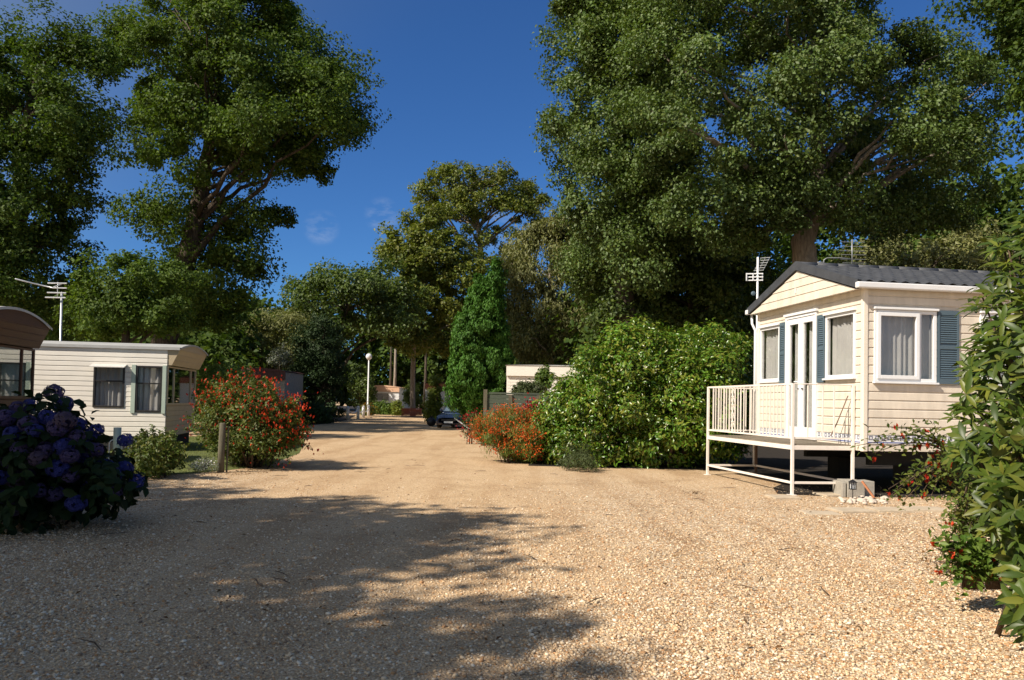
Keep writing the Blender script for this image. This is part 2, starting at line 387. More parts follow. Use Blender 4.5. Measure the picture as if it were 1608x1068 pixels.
def big_leaf_arrays(c, nrm, axis, L, W, droop=.25, fold=.18):
    """lanceolate leaf with midrib, 3 segments, base at c"""
    n = len(c)
    axis = unit(axis - nrm * np.sum(axis * nrm, -1, keepdims=True)); b = np.cross(nrm, axis)
    L = np.broadcast_to(np.asarray(L, float), (n,))[:, None]; W = np.broadcast_to(np.asarray(W, float), (n,))[:, None]
    v = np.empty((n, 9, 3))
    def mid(t): return c + axis * L * t - nrm * L * droop * t * t
    v[:, 0] = c
    for k, (t, w) in enumerate([(.28, .8), (.6, 1.0), (.86, .55)]):
        m = mid(t)
        v[:, 1 + k * 3 - (0)] = m if k < 3 else m
    # order: 0 base, (1,2,3)=m1,l1,r1 (4,5,6)=m2.. tip 7.. simplified below
    v = np.empty((n, 8, 3)); v[:, 0] = c; v[:, 7] = mid(1.0)
    for k, (t, w) in enumerate([(.35, .9), (.72, .8)]):
        m = mid(t); v[:, 1 + 3*k] = m
        v[:, 2 + 3*k] = m + b * W * .5 * w + nrm * W * fold
        v[:, 3 + 3*k] = m - b * W * .5 * w + nrm * W * fold
    T = np.array([[0,1,2],[0,3,1],[1,4,5],[1,5,2],[1,3,6],[1,6,4],[4,7,5],[4,6,7]])
    f = (np.arange(n)[:, None, None] * 8 + T[None]).reshape(-1, 3)
    return v.reshape(-1, 3), f

def inpoly(px, py, poly):
    poly = np.asarray(poly, float); x0, y0 = poly[:, 0], poly[:, 1]; x1, y1 = np.roll(x0, -1), np.roll(y0, -1)
    c = np.zeros(len(px), bool); dmin = np.full(len(px), 1e9)
    for a, b, d, e in zip(x0, y0, x1, y1):
        cond = ((b > py) != (e > py))
        with np.errstate(divide='ignore', invalid='ignore'):
            xi = (d - a) * (py - b) / (e - b) + a
        c ^= cond & (px < xi)
        ex, ey = d - a, e - b; l2 = ex*ex + ey*ey + 1e-9
        t = np.clip(((px - a) * ex + (py - b) * ey) / l2, 0, 1)
        dmin = np.minimum(dmin, np.hypot(px - a - t * ex, py - b - t * ey))
    return c, dmin

def outline_points(poly, n, g, margin):
    poly = np.asarray(poly, float); lo, hi = poly.min(0), poly.max(0)
    X, Y, D = [], [], []; tot = 0; it = 0
    while tot < n and it < 200:
        px = g.uniform(lo[0], hi[0], n * 3); py = g.uniform(lo[1], hi[1], n * 3)
        c, d = inpoly(px, py, poly); k = c & (d >= margin)
        X.append(px[k]); Y.append(py[k]); D.append(d[k]); tot += k.sum(); it += 1
    return np.concatenate(X)[:n], np.concatenate(Y)[:n], np.concatenate(D)[:n]

def clumps_from_outline(poly, Y, depth, n, crad, g, margin=.55, back=1.0):
    mpx = Y / FPX
    px, py, d = outline_points(poly, n, g, crad * margin / mpx)
    dm = max(d.max(), 1e-6)
    th = depth * np.sqrt(np.clip(d / (.6 * dm), .05, 1))
    off = g.uniform(-1, back, len(px)) * th
    return PN(px, py, Y + off)

def crown_leaves(cl, crad, ntwig, nleaf, L, W, g, center, squash=.75, shell=.5, up=.45, droop=.35, outw=.5, twig=.24, minz=.05):
    n = len(cl)
    cr = crad * g.uniform(.5, 1.3, n)
    d = randdir(n * ntwig, g)
    rad = (shell + (1 - shell) * g.random(n * ntwig) ** .7)
    tw = np.repeat(cl, ntwig, 0) + d * (rad * np.repeat(cr, ntwig))[:, None] * np.array([1, 1, squash])
    N = len(tw) * nleaf
    base = np.repeat(tw, nleaf, 0)
    sp = np.repeat(np.repeat(cr, ntwig), nleaf) * twig
    p = base + np.clip(g.normal(size=(N, 3)), -1.7, 1.7) * sp[:, None] * np.array([1, 1, .8])
    outc = unit(p - np.repeat(np.repeat(cl, ntwig, 0), nleaf, 0)) * .7 + unit(p - center) * .5
    nr = unit(outc * outw + np.array([0, 0, up]) + g.normal(size=(N, 3)) * .45)
    ax = randdir(N, g) * .8 + outc * .5 + np.array([0, 0, -droop])
    s = g.uniform(.65, 1.25, N)
    k = p[:, 2] > minz
    return p[k], nr[k], ax[k], (L * s)[k], (W * s)[k]

def curve_pts(a, b, bow, n=6):
    a = Vector(a); b = Vector(b); m = (a + b) / 2 + Vector(bow)
    return [a * (1-t)**2 + m * 2*t*(1-t) + b * t*t for t in [i / n for i in range(n + 1)]]

def tree(name, label, cat, poly, Y, trunk, tr, leafm, barkm, depth=3.0, nclump=60, crad=.9, ntwig=12, nleaf=24, L=.16, W=.10, nlimb=18,
         seed=1, group=None, crown_name='crown', extra=None, up=.45, droop=.35, squash=.75, shell=.5, outw=.5, twig=.24, margin=.38, limbfrom=.25, limb_r=.35, sides=10):
    g = np.random.default_rng(seed)
    cl = clumps_from_outline(poly, Y, depth, nclump, crad, g, margin)
    if extra is not None:
        cl = np.concatenate([cl, PN([e[0] for e in extra], [e[1] for e in extra], [Y + e[2] for e in extra])], 0)
    center = cl.mean(0)
    tp = [P(x, y, Y) for x, y in trunk]
    tp[0].z = min(tp[0].z, 0.0) if tp[0].z < 1.0 else tp[0].z
    root = thing(name, label, cat, (tp[0].x, tp[0].y, 0), 0, group)
    off = np.array(root.location)
    mb = MB()
    # smooth trunk
    pts, rad = [], []
    for i in range(len(tp) - 1):
        for k in range(4):
            t = k / 4; pts.append(tp[i].lerp(tp[i+1], t) - root.location); 
            rad.append(tr[i] * (1-t) + tr[i+1] * t)
    pts.append(tp[-1] - root.location); rad.append(tr[-1])
    for i in range(1, len(pts) - 1):
        pts[i] = pts[i] + Vector((g.normal() * .03, g.normal() * .05, 0)) * rad[i] * 2
    rad[0] *= 1.35
    mb.tube(pts, rad, sides)
    idx = g.permutation(len(cl))[:nlimb]
    zs = [p.z for p in pts]
    for i in idx:
        c = Vector(cl[i]) - root.location
        slope = g.uniform(.25, 1.1)
        best = None
        for q, p in enumerate(pts):
            if q < len(pts) * limbfrom: continue
            hd = math.hypot(c.x - p.x, c.y - p.y)
            sc_ = abs((c.z - p.z) - slope * hd)
            if best is None or sc_ < best[0]: best = (sc_, q, hd)
        q = best[1]; a = pts[q]
        ln = (c - a).length
        cp = curve_pts(a, c, (g.normal() * .08 * ln, g.normal() * .08 * ln, .10 * ln), 7)
        cp = [cp[0]] + [x + Vector(g.normal(size=3) * .02 * ln) for x in cp[1:]]
        r0 = min(rad[q] * .8, max(.03, rad[q] * limb_r + ln * .006))
        mb.tube(cp, [r0 * (1 - .85 * k / 7) for k in range(8)], 6)
    mb.build('trunk', barkm, root, smooth=True)
    p, nr, ax, LL, WW = crown_leaves(cl, crad, ntwig, nleaf, L, W, g, center, squash, shell, up, droop, outw, twig)
    v, f = leaf_arrays(p - off, nr, ax, LL, WW)
    np_mesh(crown_name, v, f, leafm, root)
    return root

def shrub(name, label, cat, poly, Y, leafm, depth=1.0, nclump=40, crad=.35, ntwig=12, nleaf=16, L=.06, W=.03, seed=1, big=False, stems=8, barkm=None,
          group=None, flowers=None, up=.35, droop=.3, squash=.85, shell=.5, outw=.6, twig=.25, margin=.6, leafname='foliage', base=None, minz=.03, back=1.0, sprays=0, spl=.35):
    g = np.random.default_rng(seed)
    cl = clumps_from_outline(poly, Y, depth, nclump, crad, g, margin, back)
    center = cl.mean(0) * np.array([1, 1, .6])
    b = Vector(base) if base is not None else Vector((center[0], center[1], 0))
    root = thing(name, label, cat, (b.x, b.y, 0), 0, group); off = np.array(root.location)
    if stems:
        mb = MB()
        for i in g.permutation(len(cl))[:stems]:
            c = Vector(cl[i] - off); a = Vector((g.normal() * .12, g.normal() * .12, -.02)) + Vector((c.x, c.y, 0)) * .35
            ln = (c - a).length
            mb.tube(curve_pts(a, c, (0, 0, .1 * ln), 5), [.022 * (1 - .14 * k) * max(.4, min(2, ln)) for k in range(6)], 5)
        mb.build('stem', barkm or M['twig'], root, smooth=True)
    p, nr, ax, LL, WW = crown_leaves(cl, crad, ntwig, nleaf, L, W, g, center, squash, shell, up, droop, outw, twig, minz)
    tips = []
    if sprays:
        mb = MB(); q, qn, qa, ql = [], [], [], []
        cc = np.asarray(center) * np.array([1, 1, .9])
        order = np.argsort(-np.linalg.norm((cl - cc) * np.array([1, .6, 1]), axis=1))[:max(10, int(len(cl) * .7))]
        for _ in range(sprays):
            c0 = cl[order[int(g.integers(0, len(order)))]]
            d0 = unit((c0 - cc)[None])[0] * .9 + np.array([0, -.15, .45]) + g.normal(size=3) * .35; d0 = d0 / np.linalg.norm(d0)
            ln = spl * g.uniform(.5, 1.3); st_ = c0 + d0 * crad * .6
            pts = [st_ + d0 * ln * t - np.array([0, 0, 1]) * ln * .35 * t * t * (1 if droop > 0 else 0) for t in (0, .25, .5, .75, 1.0)]
            if min(x[2] for x in pts) < .1: continue
            mb.tube([Vector(x - off) for x in pts], [.006, .005, .004, .003, .002], 4)
            m = int(10 + 60 * ln / max(L, .03) * .12)
            t = g.random(m); base_ = np.array(pts)[np.minimum((t * 4).astype(int), 3)]; nxt = np.array(pts)[np.minimum((t * 4).astype(int), 3) + 1]; fr = (t * 4 % 1)[:, None]
            q.append(base_ * (1 - fr) + nxt * fr + g.normal(size=(m, 3)) * L * .35); qn.append(unit(np.array([0, -.2, .8]) + g.normal(size=(m, 3)) * .5)); qa.append(d0 + randdir(m, g) * .9); ql.append(g.uniform(.6, 1.15, m))
            tips += [pts[3], pts[4]]
        if q:
            mb.build('shoot', barkm or M['twig'], root)['kind'] = 'stuff'
            ql = np.concatenate(ql)
            p = np.concatenate([p] + q); nr = np.concatenate([nr] + qn); ax = np.concatenate([ax] + qa); LL = np.concatenate([LL, L * ql]); WW = np.concatenate([WW, W * ql])
    if big: v, f = big_leaf_arrays(p - off, nr, ax, LL, WW)
    else: v, f = leaf_arrays(p - off, nr, ax, LL, WW)
    np_mesh(leafname, v, f, leafm, root)
    if flowers:
        fm, nf, fl, fw, hang = flowers
        d = randdir(nf, g); d[:, 2] = np.abs(d[:, 2]) * .9 - .25; d[:, 1] -= .35; d = unit(d)
        ci = g.integers(0, len(cl), nf)
        q = cl[ci] + d * crad * g.uniform(.8, 1.25, nf)[:, None]
        if tips: q = np.concatenate([q, np.array(tips) - np.array([0, 0, .03])])
        # flowers grow in little groups
        q = np.repeat(q, 4, 0); q = q + g.normal(size=q.shape) * fl * 1.4
        q = q[q[:, 2] > .08]; n = len(q)
        axf = np.array([0, 0, -1.0]) * hang + randdir(n, g) * (1.05 - hang)
        s = g.uniform(.6, 1.2, n)
        v1, f1 = leaf_arrays(q - off, randdir(n, g), axf, fl * s, fw * s)
        v2, f2 = leaf_arrays(q - off, randdir(n, g), axf, fl * s, fw * s)
        o = np_mesh('blossom', np.concatenate([v1, v2]), np.concatenate([f1, f2 + len(v1)]), fm, root)
        o['kind'] = 'stuff'
    return root

# ------------------------------------------------------------------ ground
mb = MB(); mb.poly([(-300, -60, 0), (300, -60, 0), (300, 500, 0), (-300, 500, 0)])
tag(mb.build('gravel_ground', M['gravel']), kind='structure')
def ground_patch(name, pts, z, m):
    b = MB(); b.poly([(p.x, p.y, z) for p in pts]); return tag(b.build(name, m), kind='structure')
lawn_px = [(140, 742), (235, 748), (300, 744), (345, 740), (420, 731), (470, 712), (480, 690), (440, 684), (300, 686), (120, 692)]
ground_patch('lawn', [G(*p) for p in lawn_px], .004, M['lawn'])
far_lawn_px = [(430, 676), (520, 664), (545, 660), (560, 652), (440, 652), (300, 668)]
ground_patch('verge_soil', [G(*p) for p in far_lawn_px], .004, M['soil_and_shade'])
ground_patch('shade_soil_under_home', [Vector((4.35, 12.75, 0)), Vector((5.3, 12.45, 0)), Vector((7, 12.7, 0)), Vector((16.5, 13.9, 0)), Vector((40, 30, 0)), Vector((40, 60, 0)), Vector((6, 60, 0)), Vector((4.6, 19, 0)), Vector((5.2, 16.6, 0)), Vector((5.0, 14.4, 0)), Vector((4.6, 13.7, 0))], .004, M['soil_and_shade'])  # dark soil patch put in as the shade under and behind deck and home
ground_patch('soil_under_laurel', [Vector((.4, 17.4, 0)), Vector((4.2, 17.2, 0)), Vector((5.0, 16.9, 0)), Vector((6.5, 17.6, 0)), Vector((6.5, 24, 0)), Vector((1.0, 24, 0)), Vector((.5, 19.5, 0))], .008, M['soil_and_shade'])
ground_patch('woodland_floor', [Vector((-120, 84, 0)), Vector((-8, 84, 0)), Vector((30, 84, 0)), Vector((140, 60, 0)), Vector((140, 160, 0)), Vector((-120, 160, 0))], .004, M['soil_and_shade'])

# loose stones close by: real little pebbles
def stones(n):
    g = np.random.default_rng(3)
    t = (1 + 5 ** .5) / 2
    iv = np.array([(-1,t,0),(1,t,0),(-1,-t,0),(1,-t,0),(0,-1,t),(0,1,t),(0,-1,-t),(0,1,-t),(t,0,-1),(t,0,1),(-t,0,-1),(-t,0,1)], float)
    iv /= np.linalg.norm(iv[0])
    it = np.array([(0,11,5),(0,5,1),(0,1,7),(0,7,10),(0,10,11),(1,5,9),(5,11,4),(11,10,2),(10,7,6),(7,1,8),(3,9,4),(3,4,2),(3,2,6),(3,6,8),(3,8,9),(4,9,5),(2,4,11),(6,2,10),(8,6,7),(9,8,1)])
    Y = 2.9 + 12.5 * g.beta(1.05, 2.6, n)
    X = g.uniform(-.72, .72, n) * Y
    r = np.clip(g.lognormal(-5.05, .34, n), .003, .017)
    track = np.abs(X + 1.5 + np.sin(Y) * .3) < 1.3
    keep = ~(track & (g.random(n) < .6)); X, Y, r = X[keep], Y[keep], r[keep]; n = len(X)
    v = iv[None] * (1 + g.normal(size=(n, 12, 1)) * .13)
    v = v * (r[:, None] * np.stack([g.uniform(.8, 1.5, n), g.uniform(.8, 1.2, n), g.uniform(.45, .8, n)], -1))[:, None, :]
    a = g.uniform(0, 6.28, n); ca, sa = np.cos(a)[:, None], np.sin(a)[:, None]
    x = v[..., 0] * ca - v[..., 1] * sa; y = v[..., 0] * sa + v[..., 1] * ca; z = v[..., 2]
    tl = g.normal(size=(n, 1)) * .35
    z2 = z * np.cos(tl) + x * np.sin(tl); x2 = x * np.cos(tl) - z * np.sin(tl)
    w = np.stack([x2 + X[:, None], y + Y[:, None], z2 + (r * .32)[:, None]], -1)
    f = (np.arange(n)[:, None, None] * 12 + it[None]).reshape(-1, 3)
    o = np_mesh('loose_gravel', w.reshape(-1, 3), f, M['stone'])
    tag(o, 'loose pale and brown pebbles lying over the foreground gravel drive', 'gravel', kind='stuff')
stones(120000)

def litter():
    g = np.random.default_rng(9); n = 420
    Y = 4.5 + 14 * g.random(n) ** 1.3; X = g.uniform(-.6, .6, n) * Y
    c = np.stack([X, Y, np.full(n, .018)], -1)
    # gathered under the right hand bush and along the left verge
    m = 160; p = np.array(G(1510, 890)); q = p + g.normal(size=(m, 3)) * np.array([.35, .5, 0]); q[:, 2] = .02
    p2 = [np.array(G(1090, 776)) + g.normal(size=(40, 3)) * np.array([.08, .06, .012]) + np.array([0, 0, .025])]
    m3 = 120; e = np.array([list(G(330 + 90 * t, 747 - 9 * t)) for t in g.random(m3)]) + g.normal(size=(m3, 3)) * np.array([.25, .25, 0]); e[:, 2] = .015
    c = np.concatenate([c, q, p2[0], e]); n = len(c)
    nr = unit(np.array([0, 0, 1.0]) + g.normal(size=(n, 3)) * .35)
    s = g.uniform(.02, .05, n)
    v, f = leaf_arrays(c, nr, randdir(n, g), s, s * .55, .3)
    tag(np_mesh('leaf_litter', v, f, M['litter']), 'scattered dry brown leaves lying on the gravel', 'fallen leaves', kind='stuff')
litter()
def sticks():
    g = np.random.default_rng(10); mb = MB()
    for i in range(46):
        Y = 4.2 + 13 * g.random(); X = g.uniform(-.55, .5) * Y; a = g.uniform(0, 6.28); l = g.uniform(.04, .16)
        d = Vector((math.cos(a), math.sin(a), 0)) * l
        p = Vector((X, Y, .016)); mb.tube([p - d, p + Vector((g.normal() * .012, g.normal() * .012, .006)), p + d], [.003, .0045, .002], 5)
    tag(mb.build('fallen_twigs', M['twig']), 'thin brown twigs scattered over the gravel drive', 'twigs', kind='stuff')
sticks()

def grass():
    g = np.random.default_rng(19); n = 15000
    poly = [(p.x, p.y) for p in (G(*q) for q in lawn_px)]
    x, y, d = outline_points(poly, n, g, .0)
    h = g.uniform(.02, .06, n)
    c = np.stack([x, y, h * .5], -1)
    ax = unit(np.array([0, 0, 1.0]) + g.normal(size=(n, 3)) * .35)
    v, f = leaf_arrays(c, unit(np.cross(ax, randdir(n, g))), ax, h, .008, .1)
    tag(np_mesh('grass', v, f, M['grass']), 'short yellow green grass beside the red flowered bush', 'grass', kind='stuff')
grass()

# ------------------------------------------------------------------ building helpers
def siding(F, u0, u1, z0, z1, ops=(), pitch=.13, lip=.016, mb=None):
    mb = mb or MB(); n = max(1, round((z1 - z0) / pitch)); h = (z1 - z0) / n
    def spans(c, d):
        s = [(u0, u1)]
        for (a, b, e, f) in ops:
            if e < d - 1e-6 and f > c + 1e-6:
                s2 = []
                for (p, q) in s:
                    if a > p: s2.append((p, min(a, q)))
                    if b < q: s2.append((max(b, p), q))
                    if b <= p or a >= q: pass
                s = [(p, q) for p, q in s2 if q - p > 1e-4]
        return s
    for i in range(n):
        a, b = z0 + i * h, z0 + (i + 1) * h
        zb = sorted({a, b} | {z for o in ops for z in (o[2], o[3]) if a < z < b} | {a + h * .78, a + h * .9})
        def w(z):
            t = (z - a) / h
            return lip * (1 - .25 * t / .78) if t <= .78 else (lip * .75 * (1 - (t - .78) / .12) if t < .9 else 0.0)
        for c, d in zip(zb[:-1], zb[1:]):
            for (p, q) in spans(c, d):
                mb.add([F.pt(p, w(c), c), F.pt(q, w(c), c), F.pt(q, w(d) if d < b else 0, d), F.pt(p, w(d) if d < b else 0, d)], [(0, 1, 2, 3)])
        for (p, q) in spans(a, a + .001):
            mb.add([F.pt(p, 0, a), F.pt(q, 0, a), F.pt(q, lip, a), F.pt(p, lip, a)], [(0, 1, 2, 3)])
    return mb

def window(root, F, u0, u1, z0, z1, frame_m, fw=.05, splits=(), hsplits=(), glass=None, sill=True, curtain=True, out=.035, sash=(), cur_m=None, cover=False, cdepth=.10):
    f = MB()
    f.fbox(F, u0, u0 + fw, -.04, out, z0, z1); f.fbox(F, u1 - fw, u1, -.04, out, z0, z1)
    f.fbox(F, u0 + fw, u1 - fw, -.04, out, z0, z0 + fw); f.fbox(F, u0 + fw, u1 - fw, -.04, out, z1 - fw, z1)
    us = [u0 + fw] + list(splits) + [u1 - fw]
    for s in splits: f.fbox(F, s - fw * .5, s + fw * .5, -.04, out - .003, z0 + fw, z1 - fw)
    for s in hsplits: f.fbox(F, u0 + fw, u1 - fw, -.04, out - .006, s - fw * .4, s + fw * .4)
    fo = f.build('window', frame_m, root, bevel=.004)
    for i in range(len(us) - 1):
        a = us[i] + (fw * .5 if i else 0); b = us[i+1] - (fw * .5 if i < len(us) - 2 else 0)
        if i in sash:
            s = MB(); t = fw * .85; o0, o1 = out + .002, out + .02
            s.fbox(F, a - .012, a + t, o0 - .03, o1, z0 + fw - .012, z1 - fw + .012); s.fbox(F, b - t, b + .012, o0 - .03, o1, z0 + fw - .012, z1 - fw + .012)
            s.fbox(F, a + t, b - t, o0 - .03, o1, z0 + fw - .012, z0 + fw + t); s.fbox(F, a + t, b - t, o0 - .03, o1, z1 - fw - t, z1 - fw + .012)
            s.build('sash', frame_m, fo, bevel=.004)
        p = MB(); p.fbox(F, a, b, 0, .006, z0 + fw, z1 - fw); p.build('pane', glass or M['glass'], fo)
    if sill:
        s = MB(); s.fbox(F, u0 - .02, u1 + .02, 0, out + .045, z0 - .035, z0 - .004); s.build('sill', frame_m, fo, bevel=.006)
    if cover:
        s = MB(); s.fbox(F, u0 - .02, u1 + .02, 0, out + .04, z1 + .003, z1 + .04); s.build('window_head', frame_m, fo, bevel=.006)
    if curtain:
        c = MB(); n = int((u1 - u0) / .012); prev = None
        for i in range(n + 1):
            u = u0 + .01 + (u1 - u0 - .02) * i / n
            w = -cdepth - .02 * math.sin(u * 52 + math.sin(u * 9) * 2) - .012 * math.sin(u * 23 + 1)
            q = (F.pt(u, w, z0 - .02), F.pt(u, w * 1.0, z1 - .02))
            if prev: c.add([prev[0], q[0], q[1], prev[1]], [(0, 1, 2, 3)])
            prev = q
        c.build('curtain', cur_m or M['curtain'], fo, smooth=True)
    return fo

# ------------------------------------------------------------------ right-hand static home
HX, HY, HRZ = 5.66, 12.55, R(8.4)
home = thing('static_caravan', 'cream static caravan with blue grey shutters and dark tiled roof beside the metal deck', 'caravan', (HX, HY, 0), HRZ)
Wd, Ln, Z0, Z1 = 3.69, 9.6, .735, 3.40
FE = Fr((0, 0, 0), (0, 1, 0), (-1, 0, 0)); FL = Fr((0, 0, 0), (1, 0, 0), (0, -1, 0))
endops = [(.21, 1.10, 1.93, 3.02), (1.38, 2.50, .86, 3.12), (2.75, 3.58, 1.93, 3.02)]
longops = [(.16, 1.26, 1.86, 3.02), (2.05, 3.2, 1.86, 3.02)]
mb = siding(FE, .05, Wd - .05, Z0 + .12, Z1, endops, .145)
siding(FL, .05, Ln, Z0 + .12, Z1, longops, .145, mb=mb)
mb.fbox(FE, 0.05, Wd - .05, -.01, .006, Z0, Z0 + .118); mb.fbox(FL, .05, Ln, -.01, .006, Z0, Z0 + .118)
mb.box(.02, Ln, Wd - .03, Wd, Z0, Z1); mb.box(Ln, Ln + .03, 0, Wd, Z0, Z1); mb.box(.03, Ln, .03, Wd - .04, Z0, Z0 + .04)
mb.build('wall', M['cream'], home)
for (q0, q1) in ((-.03, .055), (Wd - .055, Wd + .03)):
    mb = MB(); mb.box(-.03, .055, q0, q1, Z0 - .01, Z1 - .03); mb.build('corner_trim', M['creamtrim'], home, bevel=.012)
# decorative band near the skirt on both faces: pale strip, grey squares, blue line
mb = MB(); mb.fbox(FE, .06, 1.36, .017, .020, .852, .985); mb.fbox(FE, 2.52, Wd - .06, .017, .020, .852, .985); mb.fbox(FL, .06, Ln, .017, .020, .852, .985)
band = mb.build('decor_band', M['paleband'], home)
mb = MB()
def sq_row(F, a, b):
    u = a
    while u < b - .06:
        for (p, q, r_, s_) in ((0, .066, 0, .016), (0, .066, .050, .066), (0, .016, .016, .050), (.050, .066, .016, .050)):
            mb.fbox(F, u + p, u + q, .018, .0225, .915 + r_, .915 + s_)
        u += .108
sq_row(FE, .08, 1.34); sq_row(FE, 2.56, Wd - .08); sq_row(FL, .08, Ln - .1)
mb.build('square_motif', M['greysq'], band)['kind'] = 'stuff'
mb = MB()
for F, a, b in ((FE, .06, 1.36), (FE, 2.52, Wd - .06), (FL, .06, Ln)): mb.fbox(F, a, b, .018, .0225, .866, .880)
mb.build('blue_line', M['blue'], band)
window(home, FE, .21, 1.10, 1.93, 3.02, M['white'], .05, cover=True)
window(home, FE, 2.75, 3.58, 1.93, 3.02, M['white'], .05, cover=True)
window(home, FL, .16, 1.26, 1.86, 3.02, M['white'], .055, splits=(.96,), sash=(0,), cover=True)
window(home, FL, 2.05, 3.2, 1.86, 3.02, M['white'], .055, splits=(2.6,), sash=(0,), cover=True)
def shutter(F, u0, u1, z0, z1):
    s = MB(); t = .035
    s.fbox(F, u0, u0 + t, .0, .042, z0, z1); s.fbox(F, u1 - t, u1, 0, .042, z0, z1)
    zm = (z0 + z1) / 2
    for a, b in ((z0, z0 + .09), (zm - .03, zm + .03), (z1 - .07, z1)): s.fbox(F, u0 + t, u1 - t, 0, .041, a, b)
    s.fbox(F, u0 + t, u1 - t, .0, .020, z0 + .09, z1 - .07)
    z = z0 + .1
    while z < z1 - .09:
        if abs(z - zm) > .045:
            p = F.pt
            s.add([p(u0+t, .038, z), p(u1-t, .038, z), p(u1-t, .021, z+.03), p(u0+t, .021, z+.03), p(u0+t, .030, z-.006), p(u1-t, .030, z-.006)], [(0,1,2,3),(4,5,1,0)])
        z += .036
    return s.build('shutter', M['shutter'], home)
shutter(FE, 1.12, 1.36, 1.86, 3.06); shutter(FE, 2.52, 2.74, 1.86, 3.06); shutter(FL, 1.28, 1.66, 1.84, 3.04)
# french door
d = MB(); a, b, z0, z1 = 1.38, 2.50, .84, 3.14
d.fbox(FE, a, a + .05, -.05, .05, z0, z1); d.fbox(FE, b - .05, b, -.05, .05, z0, z1); d.fbox(FE, a + .05, b - .05, -.05, .05, z1 - .05, z1); d.fbox(FE, a + .05, b - .05, -.05, .06, z0, z0 + .04)
d.fbox(FE, a - .03, b + .03, .0, .075, z1 + .003, z1 + .05)
door = d.build('door', M['white'], home, bevel=.004)
mid = (a + b) / 2
for (p, q) in ((a + .053, mid - .002), (mid + .002, b - .053)):
    l = MB(); s = .088
    l.fbox(FE, p, p + s, -.02, .035, z0 + .043, z1 - .053); l.fbox(FE, q - s, q, -.02, .035, z0 + .043, z1 - .053)
    l.fbox(FE, p + s, q - s, -.02, .035, z0 + .043, z0 + .043 + .17); l.fbox(FE, p + s, q - s, -.02, .035, z1 - .053 - .11, z1 - .053)
    l.build('door_leaf', M['white'], door, bevel=.004)
    g_ = MB(); g_.fbox(FE, p + s, q - s, 0, .006, z0 + .213, z1 - .163); g_.build('pane', M['glass'], door)
    c = MB(); prev = None
    for i in range(40):
        u = p + .02 + (q - p - .04) * i / 39; w = -.12 - .02 * math.sin(u * 60)
        qq = (FE.pt(u, w, z0 + .1), FE.pt(u, w, z1 - .1))
        if prev: c.add([prev[0], qq[0], qq[1], prev[1]], [(0, 1, 2, 3)])
        prev = qq
    c.build('curtain', M['curtain'], door, smooth=True)
h = MB(); h.fbox(FE, mid + .03, mid + .055, .035, .065, 1.86, 1.90); h.fbox(FE, mid + .03, mid + .17, .06, .075, 1.885, 1.905); h.fbox(FE, mid + .02, mid + .06, .035, .045, 1.72, 1.93)
h.build('handle', M['white'], door, bevel=.003)
k = MB(); k.tube([FE.pt(mid + .04, .045, 1.76), FE.pt(mid + .04, .065, 1.76)], .012, 8); k.build('lock', M['black'], door)
k = MB(); k.tube([FE.pt(mid - .09, .036, 1.76), FE.pt(mid - .09, .06, 1.76)], .014, 8); k.build('lock', M['black'], door)
# gable overhang
ZE, ZR, OV, YE0, YE1 = 3.40, 4.02, .17, -.14, Wd + .14
YM = Wd / 2
def roofz(y): return ZE + (ZR - ZE) * (1 - abs(y - YM) / (YM - YE0))
g_ = MB()
FG = Fr((-OV + .01, 0, 0), (0, 1, 0), (-1, 0, 0))
n = 4; zb, zt = 3.33, ZR - .09
for i in range(n):
    c0, c1 = zb + (zt - zb) * i / n, zb + (zt - zb) * (i + 1) / n
    def half(z):
        zz = max(z + .09, ZE); return max(0.004, (YM - YE0) * (1 - (zz - ZE) / (ZR - ZE)) - .02)
    h0, h1 = half(c0), half(c1)
    lip = .014
    g_.add([FG.pt(YM - h0, lip, c0), FG.pt(YM + h0, lip, c0), FG.pt(YM + h1, .002, c1), FG.pt(YM - h1, .002, c1)], [(0, 1, 2, 3)])
    g_.add([FG.pt(YM - h0, 0, c0), FG.pt(YM + h0, 0, c0), FG.pt(YM + h0, lip, c0), FG.pt(YM - h0, lip, c0)], [(0, 1, 2, 3)])
g_.add([(-OV + .01, YE0 + .03, 3.33), (-OV + .01, YE1 - .03, 3.33), (.02, YE1 - .03, 3.36), (.02, YE0 + .03, 3.36)], [(0, 1, 2, 3)])
g_.build('gable', M['cream'], home)
v = MB(); v.fbox(FG, YM + .01, YM + .03, .012, .035, 3.52, 3.62); v.build('gable_hook', M['pipe'], home)
# roof: tile-effect sheets
def roof_sheet(y_e):
    nx, ns = 240, 48
    x = np.linspace(-OV - .03, Ln + .15, nx); s = np.linspace(0, 1, ns)
    y = y_e + (YM - y_e) * s; z = ZE + .03 + (ZR - ZE) * s
    XX, SS = np.meshgrid(x, s, indexing='ij')
    step = ((SS * 6) % 1.0); zz = ZE + .03 + (ZR - ZE) * SS + .03 * (1 - step) + .018 * np.cos(XX * 2 * np.pi / .21)
    v = np.stack([XX, y_e + (YM - y_e) * SS, zz], -1).reshape(-1, 3)
    i = (np.arange(nx - 1)[:, None] * ns + np.arange(ns - 1)[None]).ravel()
    return v, np.stack([i, i + ns, i + ns + 1, i + 1], -1)
v1, f1 = roof_sheet(YE0); v2, f2 = roof_sheet(YE1)
roof = np_mesh('roof', np.concatenate([v1, v2]), np.concatenate([f1, f2 + len(v1)]), M['rooftile'], home)
r_ = MB()
